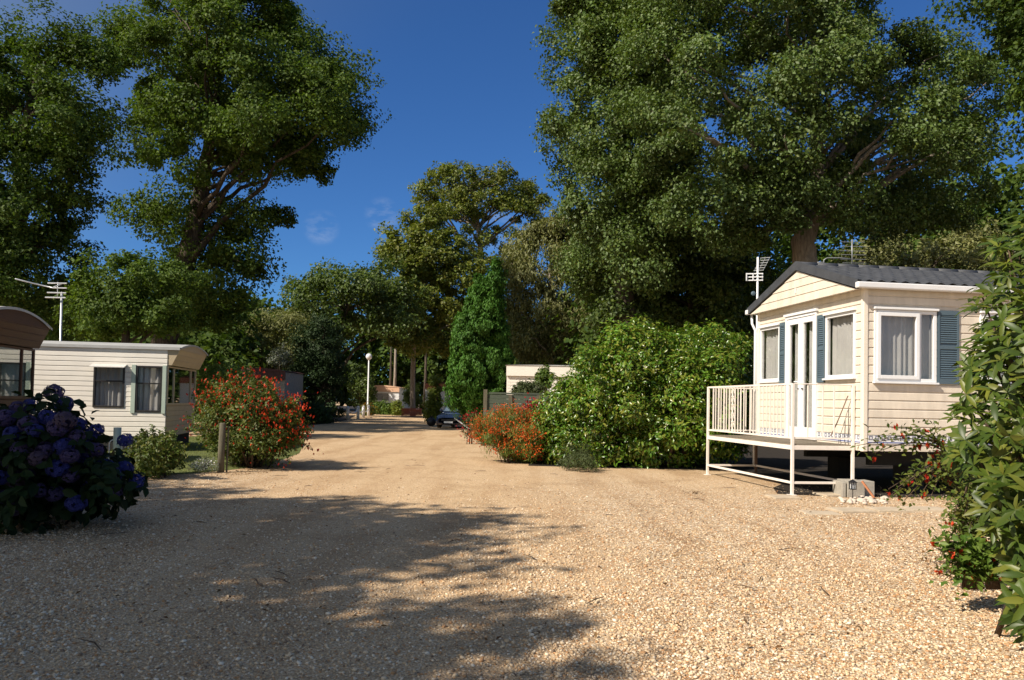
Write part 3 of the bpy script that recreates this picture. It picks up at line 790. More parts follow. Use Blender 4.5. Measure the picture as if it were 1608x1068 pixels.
for ye in (YE0, YE1):   # verge boards and ridge
    r_.add([(-OV - .035, ye, ZE - .07), (-OV - .035, YM, ZR - .07), (-OV - .035, YM, ZR + .09), (-OV - .035, ye, ZE + .07),
            (-OV + .03, ye, ZE - .07), (-OV + .03, YM, ZR - .07), (-OV + .03, YM, ZR + .09), (-OV + .03, ye, ZE + .07)],
           [(0,1,2,3),(7,6,5,4),(3,2,6,7),(0,4,5,1)])
r_.build('verge', M['rooftile'], roof)
r_ = MB()
for i in range(24):
    x0 = -OV - .03 + i * .41
    r_.tube([(x0, YM, ZR + .018), (x0 + .42, YM, ZR + .022)], [.072, .068], 10)
r_.build('ridge_tile', M['rooftile'], roof, smooth=True)
gt = MB()
for ye, sgn in ((YE0, -1), (YE1, 1)):
    y0, y1 = (ye - .055, ye + .045) if sgn < 0 else (ye - .045, ye + .055)
    gt.box(-OV - .06, Ln + .1, y0, y1, ZE - .065, ZE + .035)
gt.build('gutter', M['pipe'], home, bevel=.018)
dp = MB(); dp.tube([(-.1, YE1, ZE - .06), (-.1, YE1 - .02, ZE - .25), (-.06, Wd + .05, ZE - .4), (-.06, Wd + .05, .2)], .028, 8)
dp.build('downpipe', M['pipe'], home, smooth=True)
# chassis in the dark
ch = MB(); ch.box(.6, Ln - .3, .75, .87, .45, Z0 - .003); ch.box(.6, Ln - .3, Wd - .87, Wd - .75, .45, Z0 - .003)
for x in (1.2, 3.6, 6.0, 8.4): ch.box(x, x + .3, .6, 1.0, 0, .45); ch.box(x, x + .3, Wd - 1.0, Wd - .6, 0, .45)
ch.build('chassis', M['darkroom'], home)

def to_world(lx, ly, lz=0):
    c, s = math.cos(HRZ), math.sin(HRZ)
    return Vector((HX + lx * c - ly * s, HY + lx * s + ly * c, lz))

# TV aerials at the home
ae = thing('tv_aerial', 'white pole aerial with lattice reflector at the left gable corner of the cream caravan', 'aerial', P(1189, 490, 16.6) * 1.0)
ae.location.z = 0
Ya = 16.6
base = ae.location.copy()
def rel(px, py, Y=Ya, dx=0, dy=0): return P(px, py, Y) + Vector((dx, dy, 0)) - base
m_ = MB(); m_.tube([Vector((0, 0, 0)), rel(1190, 404)], .022, 8); m_.build('pole', M['white'], ae, smooth=True)
m_ = MB()
c0 = rel(1184, 435)
for dz in (-.07, 0, .07): m_.bar(c0 + Vector((-.16, .04, dz)), c0 + Vector((.18, -.04, dz)), .022, .022)
for dx in (-.16, -.02, .18): m_.bar(c0 + Vector((dx, 0, -.08)), c0 + Vector((dx, 0, .08)), .02, .02)
m_.build('reflector', M['white'], ae)
m_ = MB(); c1 = rel(1196, 416)
for i in range(6):
    q = c1 + Vector((-.06 + i * .028, 0, -.12 + i * .055)); m_.bar(q + Vector((-.09, .05, 0)), q + Vector((.09, -.05, 0)), .014, .014)
for e in (-.08, 0, .08): m_.bar(c1 + Vector((-.06 + e, -e * .5, -.12)), c1 + Vector((.08 + e, -e * .5, .16)), .012, .012)
m_.build('grid', M['darkalu'], ae)
m_ = MB(); c2 = rel(1183, 461); m_.sphere(c2, .05, 12, 8, (1, .4, 1)); m_.bar(c2, rel(1190, 461), .015, .015); m_.build('bracket', M['shutter'], ae, smooth=True)
ae2 = thing('tv_aerial', 'grey multi-rod aerial with a bent bracket above the dark roof ridge', 'aerial', to_world(1.0, 2.6, 3.75))
b2 = ae2.location.copy(); Yb = b2.y
def rel2(px, py): return P(px, py, Yb) - b2
m_ = MB(); m_.tube([rel2(1338, 422), rel2(1338, 376)], .012, 6)
m_.tube([rel2(1284, 418), rel2(1284, 412), rel2(1293, 412), rel2(1294, 408), rel2(1299, 405), rel2(1320, 405), rel2(1338, 407)], .010, 6); m_.tube([rel2(1293, 420), rel2(1294, 409)], .009, 6)
m_.build('pole', M['darkalu'], ae2, smooth=True)
m_ = MB()
for y, x0, x1 in ((380, 1320, 1358), (387, 1321, 1360), (394, 1319, 1358), (400, 1321, 1360), (407, 1320, 1359), (413, 1323, 1360), (419, 1321, 1358)):
    m_.tube([rel2(x0, y), rel2(x1, y + .5)], .006, 5)
m_.build('rod', M['darkalu'], ae2)

# ------------------------------------------------------------------ raised metal deck
DX0, DX1, DY0, DY1, DZ = 0.0, 1.05, 0.0, 3.45, .82
deck = thing('metal_deck', 'raised cream metal deck with railings at the caravan door', 'deck', to_world(-1.10, .22), HRZ)
fl = MB()
for i in range(24):
    y = DY0 + i * (DY1 - DY0) / 24; fl.box(.02, DX1 - .02, y + .003, y + (DY1 - DY0) / 24 - .003, DZ - .03, DZ)
fl.build('deck_floor', M['deckboard'], deck)
fr = MB()
for (a, b) in (((0, 0), (0, DY1)), ((0, 0), (DX1, 0)), ((DX1, 0), (DX1, DY1)), ((0, DY1), (DX1, DY1))):
    fr.bar((*a, DZ - .055), (*b, DZ - .055), .04, .07)
for (a, b) in (((0, .02), (0, DY1)), ((.02, 0), (DX1, 0)), ((DX1, 0.02), (DX1, DY1)), ((0, DY1), (DX1, DY1))):
    fr.bar((*a, .20), (*b, .20), .032, .038)
fr.build('frame', M['paint'], deck, bevel=.003)
for (x, y, h) in ((0, 0, 1.80), (DX1, 0, 1.80), (0, DY1, 1.80)):
    b = MB(); b.box(x - .022, x + .022, y - .022, y + .022, .01, h); b.box(x - .06, x + .06, y - .06, y + .06, .0, .01)
    b.build('post', M['paint'], deck, bevel=.003)
b = MB(); b.box(DX1 - .022, DX1 + .022, DY1 - .022, DY1 + .022, 0, DZ); tag(b.build('post', M['rustpost'], deck), 'brown rear post')
rl = MB()
for (a, b) in (((0, .02), (0, DY1 - .02)), ((0, DY1), (DX1, DY1))):
    rl.bar((*a, 1.79), (*b, 1.79), .022, .03); rl.bar((*a, DZ + .10), (*b, DZ + .10), .022, .03)
rl.tube([(.02, 0, 1.795), (DX1 - .02, 0, 1.795)], .010, 6); rl.bar((.02, 0, DZ + .10), (DX1 - .02, 0, DZ + .10), .022, .03)
rl.build('rail', M['paint'], deck)
def baluster(x, y, z0=DZ + .115, z1=1.775, r=.008):
    b = MB(); b.box(x - r, x + r, y - r, y + r, z0, z1); return b.build('baluster', M['paint'], deck)
for i in range(1, 27):
    if i % 13: baluster(0, i * DY1 / 27)
for i in range(1, 9): baluster(i * DX1 / 9, DY1)
for x in (.26, .52, .72): baluster(x, 0, r=.010)
sc_ = MB()      # wrought scroll panel half way along the long rail
ym = DY1 * 13 / 27 + .64
for k in range(5):
    zc = DZ + .2 + k * .16
    for sg in (1, -1):
        sc_.tube([Vector((0.012, ym + sg * (.035 + .03 * math.cos(t)), zc + .075 * math.sin(t))) for t in [i * .5 for i in range(12)]], .006, 5)
sc_.build('scroll', M['paint'], deck)
ds = MB(); ds.tube([(.68, .03, DZ + .14), (.78, .03, 1.15), (.98, .03, 1.62)], .009, 6); ds.build('brace', M['rustpost'], deck)

# things at the foot of the home
def slab(px, py, w, d, rz, label, z=.03):
    p = G(px, py); o = MB().box(-w/2, w/2, -d/2, d/2, -.02, z).build('paving_slab', M['slab'], bevel=.008)
    o.location = p; o.rotation_euler = (0, 0, rz); return tag(o, label, 'slab', 'paving slabs set in the gravel')
slab(1229, 782, .42, .4, .1, 'square slab under the near corner post of the metal deck')
slab(1305, 778, .42, .4, .2, 'square slab under the right front post of the metal deck')
slab(1336, 803, .5, .4, .15, 'tan slab in the gravel in front of the lantern')
slab(1396, 802, .5, .4, .05, 'tan slab in the gravel right of the lantern, middle of the row')
slab(1452, 801, .55, .4, -.05, 'tan slab in the gravel nearest the red flowered fuchsia')
slab(1288, 806, .45, .35, .0, 'half buried tan slab left end of the row before the deck', .014)
pb = G(1350, 781)
cb = MB(); cb.box(-.3, -.24, -.05, .32, 0, .24); cb.box(-.22, .05, -.07, .35, 0, .26); tag(cb.build('concrete_block', M['concrete'], bevel=.006), 'pair of grey concrete blocks under the caravan corner', 'concrete block').location = pb
cb = MB(); cb.box(.07, .26, .05, .4, 0, .25); o = cb.build('concrete_block', M['concrete'], bevel=.006); o.location = pb; tag(o, 'single shaded concrete block behind the leaning terracotta strip', 'concrete block')
cb = MB(); cb.bar((-.02, -.12, .27), (.13, -.22, .02), .05, .03); o = cb.build('terracotta_strip', M['brick'], bevel=.004); o.location = pb; tag(o, 'terracotta strip leaning on the concrete blocks', 'brick')
la = thing('garden_lantern', 'small black solar lantern on a stake before the concrete blocks', 'lantern', G(1339, 785))
m_ = MB(); m_.tube([(0, 0, 0), (0, 0, .17)], .006, 6); m_.build('stake', M['black'], la)
m_ = MB()
for x in (-.035, .035):
    for y in (-.035, .035): m_.box(x - .006, x + .006, y - .006, y + .006, .17, .27)
m_.box(-.042, .042, -.042, .042, .16, .172); m_.box(-.004, .004, -.042, -.034, .172, .27)
m_.add([(-.055, -.055, .27), (.055, -.055, .27), (.055, .055, .27), (-.055, .055, .27), (0, 0, .32)], [(0, 1, 4), (1, 2, 4), (2, 3, 4), (3, 0, 4), (0, 3, 2, 1)])
m_.build('housing', M['black'], la)
m_ = MB(); m_.box(-.028, .028, -.028, .028, .174, .266); m_.build('lamp_glass', M['lens'], la)
def pebbles():
    g = np.random.default_rng(31); mb = MB()
    for i in range(95):
        p = G(1318 + 75 * g.random(), 787 + g.normal() * 3.0); r = g.uniform(.018, .04)
        mb.sphere((p.x, p.y, r * .6), r, 7, 5, (g.uniform(.9, 1.4), 1, .7))
    m = mat('white_cobble', (.56, .47, .38), .8, .2, 9)
    tag(mb.build('white_pebbles', m, smooth=True), 'heap of larger white pebbles round the lantern stake', 'pebbles', kind='stuff')
pebbles()

# ------------------------------------------------------------------ barrel-roofed caravans on the left
def barrel_caravan(root, W, Ln, Z0, ZE, rise, end_m, side_m, roof_m, frame_m, side_ops=(), bay=True, side_pitch=.12):
    """local frame: origin at near right corner, long side along -x facing -y, end face at x=0 facing +x"""
    FS = Fr((-Ln, 0, 0), (1, 0, 0), (0, -1, 0)); FEn = Fr((0, 0, 0), (0, 1, 0), (1, 0, 0))
    hd = ZE - .42      # bottom of the head band
    mb = siding(FS, 0, Ln, Z0, ZE, side_ops, side_pitch)
    mb.box(-Ln, -.02, W - .03, W, Z0, ZE); mb.box(-Ln - .03, -Ln, 0, W, Z0, ZE); mb.box(-Ln, -.02, .03, W - .04, Z0, Z0 + .03)
    mb.build('wall', side_m, root)
    # end: raked lower panel, window band, overhanging arched head
    zs = Z0 + .78
    mb = MB()
    def arch(n=16):
        return [(W * i / n, ZE + rise * (1 - (2 * i / n - 1) ** 2)) for i in range(n + 1)]
    ar = arch()
    mb2 = siding(FEn, 0, W, Z0, zs, (), .13)
    mb2.build('end_panel', end_m, root)
    ov = .30
    head = MB()
    top = [(0.002, hd)] + [(y, z) for y, z in ar] + [(W - .002, hd)]
    pts_f = [Vector((ov if (0 < i < len(top) - 1) else ov * .35, y, z)) for i, (y, z) in enumerate(top)]
    head.poly(pts_f)
    n = len(pts_f)
    back = [Vector((0, p.y, p.z)) for p in pts_f]
    for i in range(n):
        j = (i + 1) % n; head.add([pts_f[i], back[i], back[j], pts_f[j]], [(0, 1, 2, 3)])
    for k in range(1, 4):
        zz = hd + (ZE - hd) * k / 3.2
        xo = ov * .35 + (ov * .65) * min(1, (zz - hd) / (ZE - hd)) + .006
        head.bar((xo, .06, zz), (xo, W - .06, zz), .012, .02)
    head.build('head_panel', end_m, root)
    rf = MB(); prof = [(y * (W + .12) / W - .06, z + .02) for y, z in ar]
    a = [Vector((ov + .03, y, z)) for y, z in prof]; b = [Vector((-Ln, y, z)) for y, z in prof]
    for i in range(len(a) - 1):
        rf.add([a[i], a[i+1], b[i+1], b[i]], [(0, 1, 2, 3)])
        rf.add([a[i] - Vector((0, 0, .05)), a[i+1] - Vector((0, 0, .05)), a[i+1], a[i]], [(0, 1, 2, 3)])
    rf.box(-Ln, ov, -.06, -.02, ZE - .04, ZE + .03)
    rf.build('roof', roof_m, root)
    # window band across the end
    wb = MB(); zt = hd - .02
    for y in (0.0, W * .2, W * .8, W - .05): wb.box(-.03, .03, y, y + .05, zs, zt)
    wb.box(-.03, .034, 0.05, W - .05, zs, zs + .05); wb.box(-.03, .034, .05, W - .05, zt - .04, zt)
    wo = wb.build('window', end_m, root)
    for y0, y1 in ((.05, W * .2), (W * .2 + .05, W * .8), (W * .8 + .05, W - .05)):
        p = MB(); p.box(0, .006, y0, y1, zs + .05, zt - .04); p.build('pane', M['darkglass'], wo)
    c = MB(); prev = None
    for i in range(90):
        y = .05 + (W - .1) * i / 89; x = -.09 - .02 * math.sin(y * 38)
        q = (Vector((x, y, zs)), Vector((x, y, zt)))
        if prev: c.add([prev[0], q[0], q[1], prev[1]], [(0, 1, 2, 3)])
        prev = q
    c.build('curtain', M['curtain'], wo, smooth=True)
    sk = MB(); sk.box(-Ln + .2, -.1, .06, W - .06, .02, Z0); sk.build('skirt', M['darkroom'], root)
    return FS

WX, WY = -8.62, 19.5
wc = thing('static_caravan', 'off-white barrel-roofed caravan with tan end behind the hydrangea', 'caravan', (WX, WY, 0), R(9.3))
WLn = 10.5
# side windows measured from the right-hand corner
ops = [(WLn - 1.70, WLn - .98, 1.08, 2.13), (WLn - .72, WLn - .1, .98, 2.13)]
FS = barrel_caravan(wc, 2.95, WLn, .38, 2.58, .16, M['tan'], M['offwhite'], M['greyroof'], M['darkframe'], ops)
for (a, b, z0, z1) in ops:
    window(wc, FS, a, b, z0, z1, M['darkframe'], .045, hsplits=(z0 + (z1 - z0) * .62,), sill=False)
aw = MB(); a, b, z0, z1 = ops[0]
aw.add([FS.pt(a - .04, .02, z1 + .02), FS.pt(b + .04, .02, z1 + .02), FS.pt(b + .04, .22, z1 - .05), FS.pt(a - .04, .22, z1 - .05),
        FS.pt(a - .04, .02, z1 + .0), FS.pt(b + .04, .02, z1 + .0), FS.pt(b + .04, .22, z1 - .07), FS.pt(a - .04, .22, z1 - .07)], [(0,1,2,3),(4,5,6,7),(3,2,6,7),(0,3,7,4),(1,2,6,5)])
aw.build('awning', M['silver'], wc)
tr_ = MB(); a, b, z0, z1 = ops[1]; tr_.fbox(FS, a - .10, a - .003, -.01, .045, z0 - .03, z1 + .02); tr_.build('window_trim', M['greenframe'], wc)
tr_ = MB(); tr_.fbox(FS, b + .003, b + .09, -.01, .045, z0 - .03, z1 + .02); tr_.build('window_trim', M['greenframe'], wc)

BX, BY = -9.66, 13.6
bc = thing('static_caravan', 'brown boarded barrel-roofed caravan cut off by the left edge', 'caravan', (BX, BY, 0), R(9.3))
barrel_caravan(bc, 2.95, 8.0, .5, 2.76, .26, M['brownboard'], M['brownboard'], M['silver'], M['silver'], ())
# aerial on the brown caravan
al = thing('tv_aerial', 'silver pole aerial with four cross rods rising behind the off-white caravan', 'aerial', P(95, 600, 23.4)); al.location.z = 0
bl = al.location.copy()
def rl_(px, py, Y=23.4): return P(px, py, Y) - bl
m_ = MB(); m_.tube([Vector((0, 0, 0)), rl_(97, 461)], .034, 8); m_.tube([rl_(24, 438, 23.0), rl_(52, 445), rl_(82, 452), rl_(97, 446)], .022, 6); m_.tube([rl_(91, 443), rl_(90, 467)], .014, 6); m_.build('pole', M['alu'], al, smooth=True)
m_ = MB()
for y, x0, x1 in ((444.5, 75, 105), (452, 82, 105), (459.5, 74, 104), (467, 71, 103)): m_.tube([rl_(x0, y, 23.3), rl_(x1, y + .6, 23.3)], .02, 6)
m_.build('rod', M['alu'], al)

# ------------------------------------------------------------------ small far caravans and buildings
def box_caravan(label, px0, px1, Y, z0, z1, dep, wall_m, roof_m, fascia_m, wins, rz=0.0, rise=.2, frame_m=None):
    a = P(px0, 632, Y); b = P(px1, 632, Y); w = (b - a).length
    root = thing('static_caravan', label, 'caravan', (a.x, a.y, 0), rz)
    F = Fr((0, 0, 0), (1, 0, 0), (0, -1, 0))
    ops = [(u0 * w, u1 * w, zz0, zz1) for (u0, u1, zz0, zz1) in wins]
    mb = siding(F, 0, w, z0, z1, ops, .14); mb.box(-.03, 0, 0, dep, z0, z1); mb.box(w, w + .03, 0, dep, z0, z1); mb.box(0, w, dep, dep + .03, z0, z1)
    mb.build('wall', wall_m, root)
    for (u0, u1, c0, c1) in ops:
        window(root, F, u0, u1, c0, c1, frame_m or M['white'], .06, splits=((u0 + (u1 - u0) * .25, u0 + (u1 - u0) * .75) if u1 - u0 > 1.6 else ()), sill=False, cdepth=.08)
    fa = MB(); fa.box(-.05, w + .05, -.12, -.03, z1 - .42, z1 + .04); fa.build('fascia', fascia_m, root)
    rf = MB(); n = 8
    pr = [(-.1 + (w + .2) * i / n, z1 + .042 + rise * (1 - (2 * i / n - 1) ** 2)) for i in range(n + 1)]
    rf.prism([Vector((x, -.15, z)) for x, z in pr] + [Vector((pr[-1][0], -.15, z1 + .041)), Vector((pr[0][0], -.15, z1 + .041))], (0, dep + .3, 0))
    rf.build('roof', roof_m, root)
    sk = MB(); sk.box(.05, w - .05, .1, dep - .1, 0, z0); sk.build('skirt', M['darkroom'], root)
    return root
peach = mat('peach_fascia', (.72, .45, .30), .5, .05)
box_caravan('small white caravan with peach roof edge at the far end of the track', 573, 626, 80, .5, 2.66, 9, M['white'], peach, peach, [(.30, .72, 1.3, 2.15)])
box_caravan('half-hidden caravan with red brown roof edge beside the clipped golden hedge', 668, 715, 70, .5, 2.9, 8, M['white'], M['redroof'], mat('brick_fascia', (.35, .13, .08), .6, .08), [(.10, .5, 1.0, 2.3)])
box_caravan('brown roofed building behind the orange red fuchsia bush', 362, 446, 41, .5, 2.75, 3.5, M['concrete'], M['redroof'], M['redroof'], [(.55, .7, 1.2, 2.1)], rise=.16, frame_m=M['white'])
box_caravan('white clad caravan behind the green board fence', 796, 960, 34, .5, 2.98, 3.0, M['offwhite'], M['greyroof'], M['offwhite'], [(.30, .42, 1.5, 2.3)], rise=.04)

# ------------------------------------------------------------------ street lamp, chain posts, fences
lp = G(577, 651)
lamp = thing('street_lamp', 'tall white lamp post with a round globe by the track', 'street lamp', lp)
hL = (P(577, 560, lp.y) - lp).z
m_ = MB(); m_.tube([(0, 0, 0), (0, 0, 1.0), (0, 0, 1.02), (0, 0, hL - .3)], [.10, .10, .07, .055], 10); m_.build('pole', M['white'], lamp, smooth=True)
m_ = MB(); m_.sphere((0, 0, hL), .29, 20, 14); m_.build('globe', M['white'], lamp, smooth=True)
m_ = MB(); m_.tube([(0, 0, hL - .32), (0, 0, hL - .24)], [.08, .16], 12); m_.build('collar', M['pipe'], lamp)
cps = [(545.7, 659, 'white chain post nearest, beside the dark conifer'), (562, 657.5, 'second white chain post along the track edge'), (570.3, 656, 'third white chain post along the track edge'), (578.5, 653.8, 'farthest white chain post close to the lamp post')]
cpp = []
proto = None
for px, py, lab in cps:
    p = G(px, py)
    if proto is None:
        proto = thing('chain_post', lab, 'post', p, 0, 'white posts with chains beside the track')
        m_ = MB(); m_.tube([(0, 0, 0), (0, 0, .84), (0, 0, .90), (0, 0, .93)], [.11, .11, .09, .02], 10); m_.build('shaft', M['white'], proto, smooth=True)
    else:
        o = copy_tree(proto); o.location = p; o['label'] = lab
    cpp.append(p)
for i, lab in enumerate(['white chain hanging between the nearest two posts', 'white chain hanging between the middle two posts', 'white chain hanging between the farthest two posts']):
    a, b = cpp[i] + Vector((0, 0, .7)), cpp[i+1] + Vector((0, 0, .7))
    m_ = MB(); m_.tube([a.lerp(b, t / 10) + Vector((0, 0, -.28 * 4 * (t/10) * (1 - t/10))) for t in range(11)], .045, 6)
    tag(m_.build('chain', M['white']), lab, 'chain', 'white chains between the posts')

# green board fence on the right of the track
Yf = 25.0
fn = thing('board_fence', 'dark green horizontal board fence behind the orange flowers', 'fence', (P(763, 632, Yf).x, Yf, 0))
xw = P(850, 632, Yf).x - fn.location.x
m_ = MB()
for i in range(11): m_.box(0, xw + 1.5, -.012 - .008 * (i % 2), .012, .05 + i * .146, .05 + i * .146 + .141)
m_.build('board_panel', M['fencegreen'], fn)
m_ = MB(); m_.box(0.06, xw + 1.5, -.03, .03, 1.662, 1.715); m_.build('cap_rail', M['fencegreen'], fn)
for x in (-.02, xw * .44, xw * .95):
    m_ = MB(); m_.box(x - .06, x + .06, -.07, -.023, 0, 1.80 if x < 0 else 1.65); m_.build('post', M['wood'], fn)
# red picket fence far away
Yp = 66
pf = thing('picket_fence', 'red brown picket fence at the far end of the track', 'fence', G(631, 655))
Yp = pf.location.y; w = P(662, 632, Yp).x - pf.location.x
m_ = MB()
for i in range(18):
    x = w * i / 17; m_.prism([(x - .035, 0, .05), (x + .035, 0, .05), (x + .035, 0, .72), (x, 0, .80), (x - .035, 0, .72)], (0, .02, 0))
m_.build('picket', M['picket'], pf)
m_ = MB(); m_.box(0, w, .022, .06, .2, .27); m_.box(0, w, .022, .06, .55, .62); m_.build('rail', M['picket'], pf)
# wooden marker post on the left verge
p = G(346.5, 742)
wp = thing('wooden_post', 'weathered round wooden post with a thin stake at the lawn edge', 'post', p)
m_ = MB(); m_.tube([(0, 0, -.05), (0, 0, .4), (.012, 0, .90), (.012, 0, .915)], [.062, .06, .056, .046], 12); m_.build('shaft', M['wood'], wp, smooth=True)
m_ = MB(); m_.tube([(.095, .04, 0), (.105, .04, .86)], .018, 6); m_.build('stake', M['wood'], wp)
# little white hoop edging by the caravan
hp = thing('hoop_edging', 'low white wire hoop edging before the off-white caravan', 'garden edging', P(214, 690, 16.0)); hp.location.z = 0
m_ = MB()
for i in range(9):
    x = -.55 + i * .13
    m_.tube([(x, 0, 0), (x, 0, .38)] + [(x + .1 - .1 * math.cos(t), 0, .38 + .1 * math.sin(t)) for t in [.4, .9, 1.57, 2.2, 2.7]] + [(x + .2, 0, .38), (x + .2, 0, 0)], .011, 5)
m_.build('hoop', M['white'], hp)
gp = P(184, 690, 15.5)
m_ = MB(); m_.tube([(0, 0, 0), (0, 0, .75)], .075, 10); o = m_.build('green_bollard', M['greenframe'], smooth=True); o.location = (gp.x, gp.y, 0); tag(o, 'short grey green post behind the hydrangea', 'post')

# tub and bin by the fence
tb = G(735, 676)
pl = thing('leaning_plank', 'thin pale plank leaning over the kerb by the parked car', 'plank', tb)
m_ = MB(); m_.bar((-.75, 1.2, .55), (.15, 0, .02), .05, .04); m_.build('board', M['silver'], pl)
bn = G(677, 669.5)
bg = thing('refuse_sack', 'black refuse sack left beside the golden hedge', 'sack', bn)
m_ = MB(); m_.sphere((0, 0, .24), .26, 14, 10, (1, .9, .95)); m_.tube([(0, 0, .44), (.02, 0, .52), (.03, 0, .58)], [.07, .04, .08], 8); m_.build('bag', M['black'], bg, smooth=True)

# ------------------------------------------------------------------ parked car (front three-quarter, half behind the cypress)
def car():
    p = G(704, 673)
    k = .92
    root = thing('parked_car', 'dark blue car parked facing us at the foot of the cypress', 'car', p, R(-14)); root.scale = (k, k, k)
    # local: x across, y backward from nose, z up
    secs = [  # y, half width low, half width high, z low, z top(bonnet/roof edge)
        (0.00, .62, .55, .30, .58), (.08, .76, .70, .20, .68), (.35, .84, .76, .18, .76), (.95, .86, .78, .18, .86), (1.15, .86, .79, .18, .90),
        (2.3, .87, .80, .18, .94), (3.4, .86, .78, .18, .95), (3.8, .82, .74, .22, .90), (3.95, .70, .62, .32, .80)]
    b = MB(); n = 10
    for (y, wl, wh, z0, z1) in secs:
        zs = z0 + (z1 - z0) * .45
        ring = [(-wl * .92, z0), (-wl, zs), (-wl * .98, zs + (z1 - zs) * .6), (-wh, z1 - .02), (-wh * .6, z1 + .015), (wh * .6, z1 + .015), (wh, z1 - .02), (wl * .98, zs + (z1 - zs) * .6), (wl, zs), (wl * .92, z0)]
        b.v += [(x, y, z) for x, z in ring]
    for i in range(len(secs) - 1):
        for j in range(n):
            j2 = (j + 1) % n; b.f.append((i*n + j, i*n + j2, (i+1)*n + j2, (i+1)*n + j))
    b.f.append(tuple(range(n))); b.f.append(tuple(reversed([(len(secs)-1)*n + j for j in range(n)])))
    body = b.build('body', M['carblue'], root, smooth=True)
    c = MB(); cs = [(1.05, .70, .88, .89), (1.75, .60, .90, 1.42), (2.9, .60, .93, 1.43), (3.6, .66, .92, .96)]
    c2 = [(y, w) for y, w, a, z in cs]
    for (y, w, zb_, zt) in cs: c.v += [(-.78, y, zb_ - .05), (-w, y, zt), (w, y, zt), (.78, y, zb_ - .05)]
    for i in range(3):
        for j in range(3): c.f.append((i*4 + j, i*4 + j + 1, (i+1)*4 + j + 1, (i+1)*4 + j))
    c.f.append((0, 3, 2, 1)); c.f.append((12, 13, 14, 15))
    c.build('cabin', M['carblue'], root, bevel=.04)
    w = MB(); w.add([(-.66, 1.10, .93), (.66, 1.10, .93), (.55, 1.70, 1.385), (-.55, 1.70, 1.385)], [(0, 1, 2, 3)])
    for v_ in range(4): w.v[v_] = (w.v[v_][0], w.v[v_][1] - .03, w.v[v_][2] + .02)
    w.build('windscreen', mat('car_glass', (.10, .14, .18), .08, .1, coat=.5), root)
    for s in (-1, 1):
        m = MB(); m.sphere((s * .56, .10, .56), .13, 12, 8, (1.1, .5, .7)); m.build('headlight', M['lens'], root, smooth=True)
        m = MB(); m.sphere((s * .92, 1.35, .98), .09, 10, 8, (1.1, .6, .8)); m.build('wing_mirror', M['carblue'], root, smooth=True)
        for y in (.72, 3.15):
            m = MB(); m.tube([(s * .68, y, .30), (s * .70, y, .30), (s * .86, y, .30), (s * .88, y, .30)], [.26, .30, .30, .26], 20); wh_ = m.build('wheel', M['tyre'], root, smooth=False)
            m = MB(); m.tube([(s * .87, y, .30), (s * .89, y, .30)], [.19, .17], 16); m.build('rim', M['alu'], wh_)
    m = MB(); m.box(-.42, .42, -.012, .06, .42, .52); m.build('grille', M['black'], root)
    m = MB(); m.box(-.26, .26, -.025, -.013, .30, .40); m.build('number_plate', M['white'], root)
car()

# ------------------------------------------------------------------ trees
tree('oak_tree', 'big dark oak reaching over the left caravans with a wide open crown', 'tree',
     [(180, 140), (160, 60), (190, 10), (260, -60), (360, -90), (450, -40), (475, 40), (520, 60), (565, 100), (585, 170), (590, 205), (545, 225), (500, 235), (525, 280), (490, 300), (440, 285), (400, 290), (360, 300), (300, 300), (255, 280), (200, 265), (185, 225), (215, 190)],
     38, [(243, 672), (250, 600), (262, 520), (285, 430), (303, 370), (316, 300), (332, 210), (345, 110)], [.80, .65, .58, .52, .46, .38, .26, .1],
     M['oak'], M['oakbark'], depth=5.0, nclump=190, crad=1.15, ntwig=22, nleaf=34, L=.17, W=.115, nlimb=44, limb_r=.24, seed=4, shell=.45, twig=.20, margin=.42, limbfrom=.4,
     extra=[(225, 337, 0), (250, 335, .5), (285, 325, -.6), (330, 320, .8), (375, 335, -.5), (420, 343, 0), (345, 365, 1), (300, 375, -.8), (375, 385, .4), (405, 410, 0), (350, 420, -1), (310, 430, .5), (375, 445, 0), (345, 470, 1), (300, 465, -.6), (480, 262, 0), (510, 275, .4), (445, 338, .5), (205, 330, .3), (400, 340, -.6), (260, 310, .6), (370, 365, .2), (330, 345, .4), (290, 400, 1), (395, 425, -.5), (375, 475, .8), (330, 485, -.4), (290, 440, .3), (345, 400, -1), (315, 330, .9), (330, 400, .6), (280, 350, .5), (250, 350, -.5), (390, 355, .4), (330, 450, -1), (310, 500, .6), (350, 505, .2), (365, 410, .8)])
tree('oak_tree', 'dark oak at the far left rising behind the brown caravan', 'tree',
     [(-160, 140), (-80, 30), (0, 10), (60, 5), (110, 25), (165, 45), (200, 110), (180, 160), (182, 215), (165, 255), (178, 290), (138, 320), (150, 390), (125, 430), (120, 480), (100, 540), (-160, 560)],
     30, [(-10, 700), (0, 560), (15, 440), (30, 320), (40, 200), (60, 110)], [.55, .45, .38, .3, .2, .08],
     M['oak2'], M['oakbark'], depth=3.2, nclump=190, crad=1.0, ntwig=21, nleaf=34, L=.145, W=.10, nlimb=40, seed=8, twig=.2, margin=.4, limbfrom=.3)
tree('oak_tree', 'young leafy oak lit by the sun over the off-white caravan roof', 'tree',
     [(105, 440), (130, 405), (190, 383), (240, 385), (285, 405), (315, 440), (318, 495), (300, 525), (200, 532), (100, 530), (100, 490)],
     26, [(190, 700), (192, 620), (198, 520), (205, 440)], [.2, .17, .13, .05],
     M['oak'], M['oakbark'], depth=1.6, nclump=62, crad=.62, ntwig=17, nleaf=28, L=.115, W=.08, nlimb=14, seed=14, twig=.22)
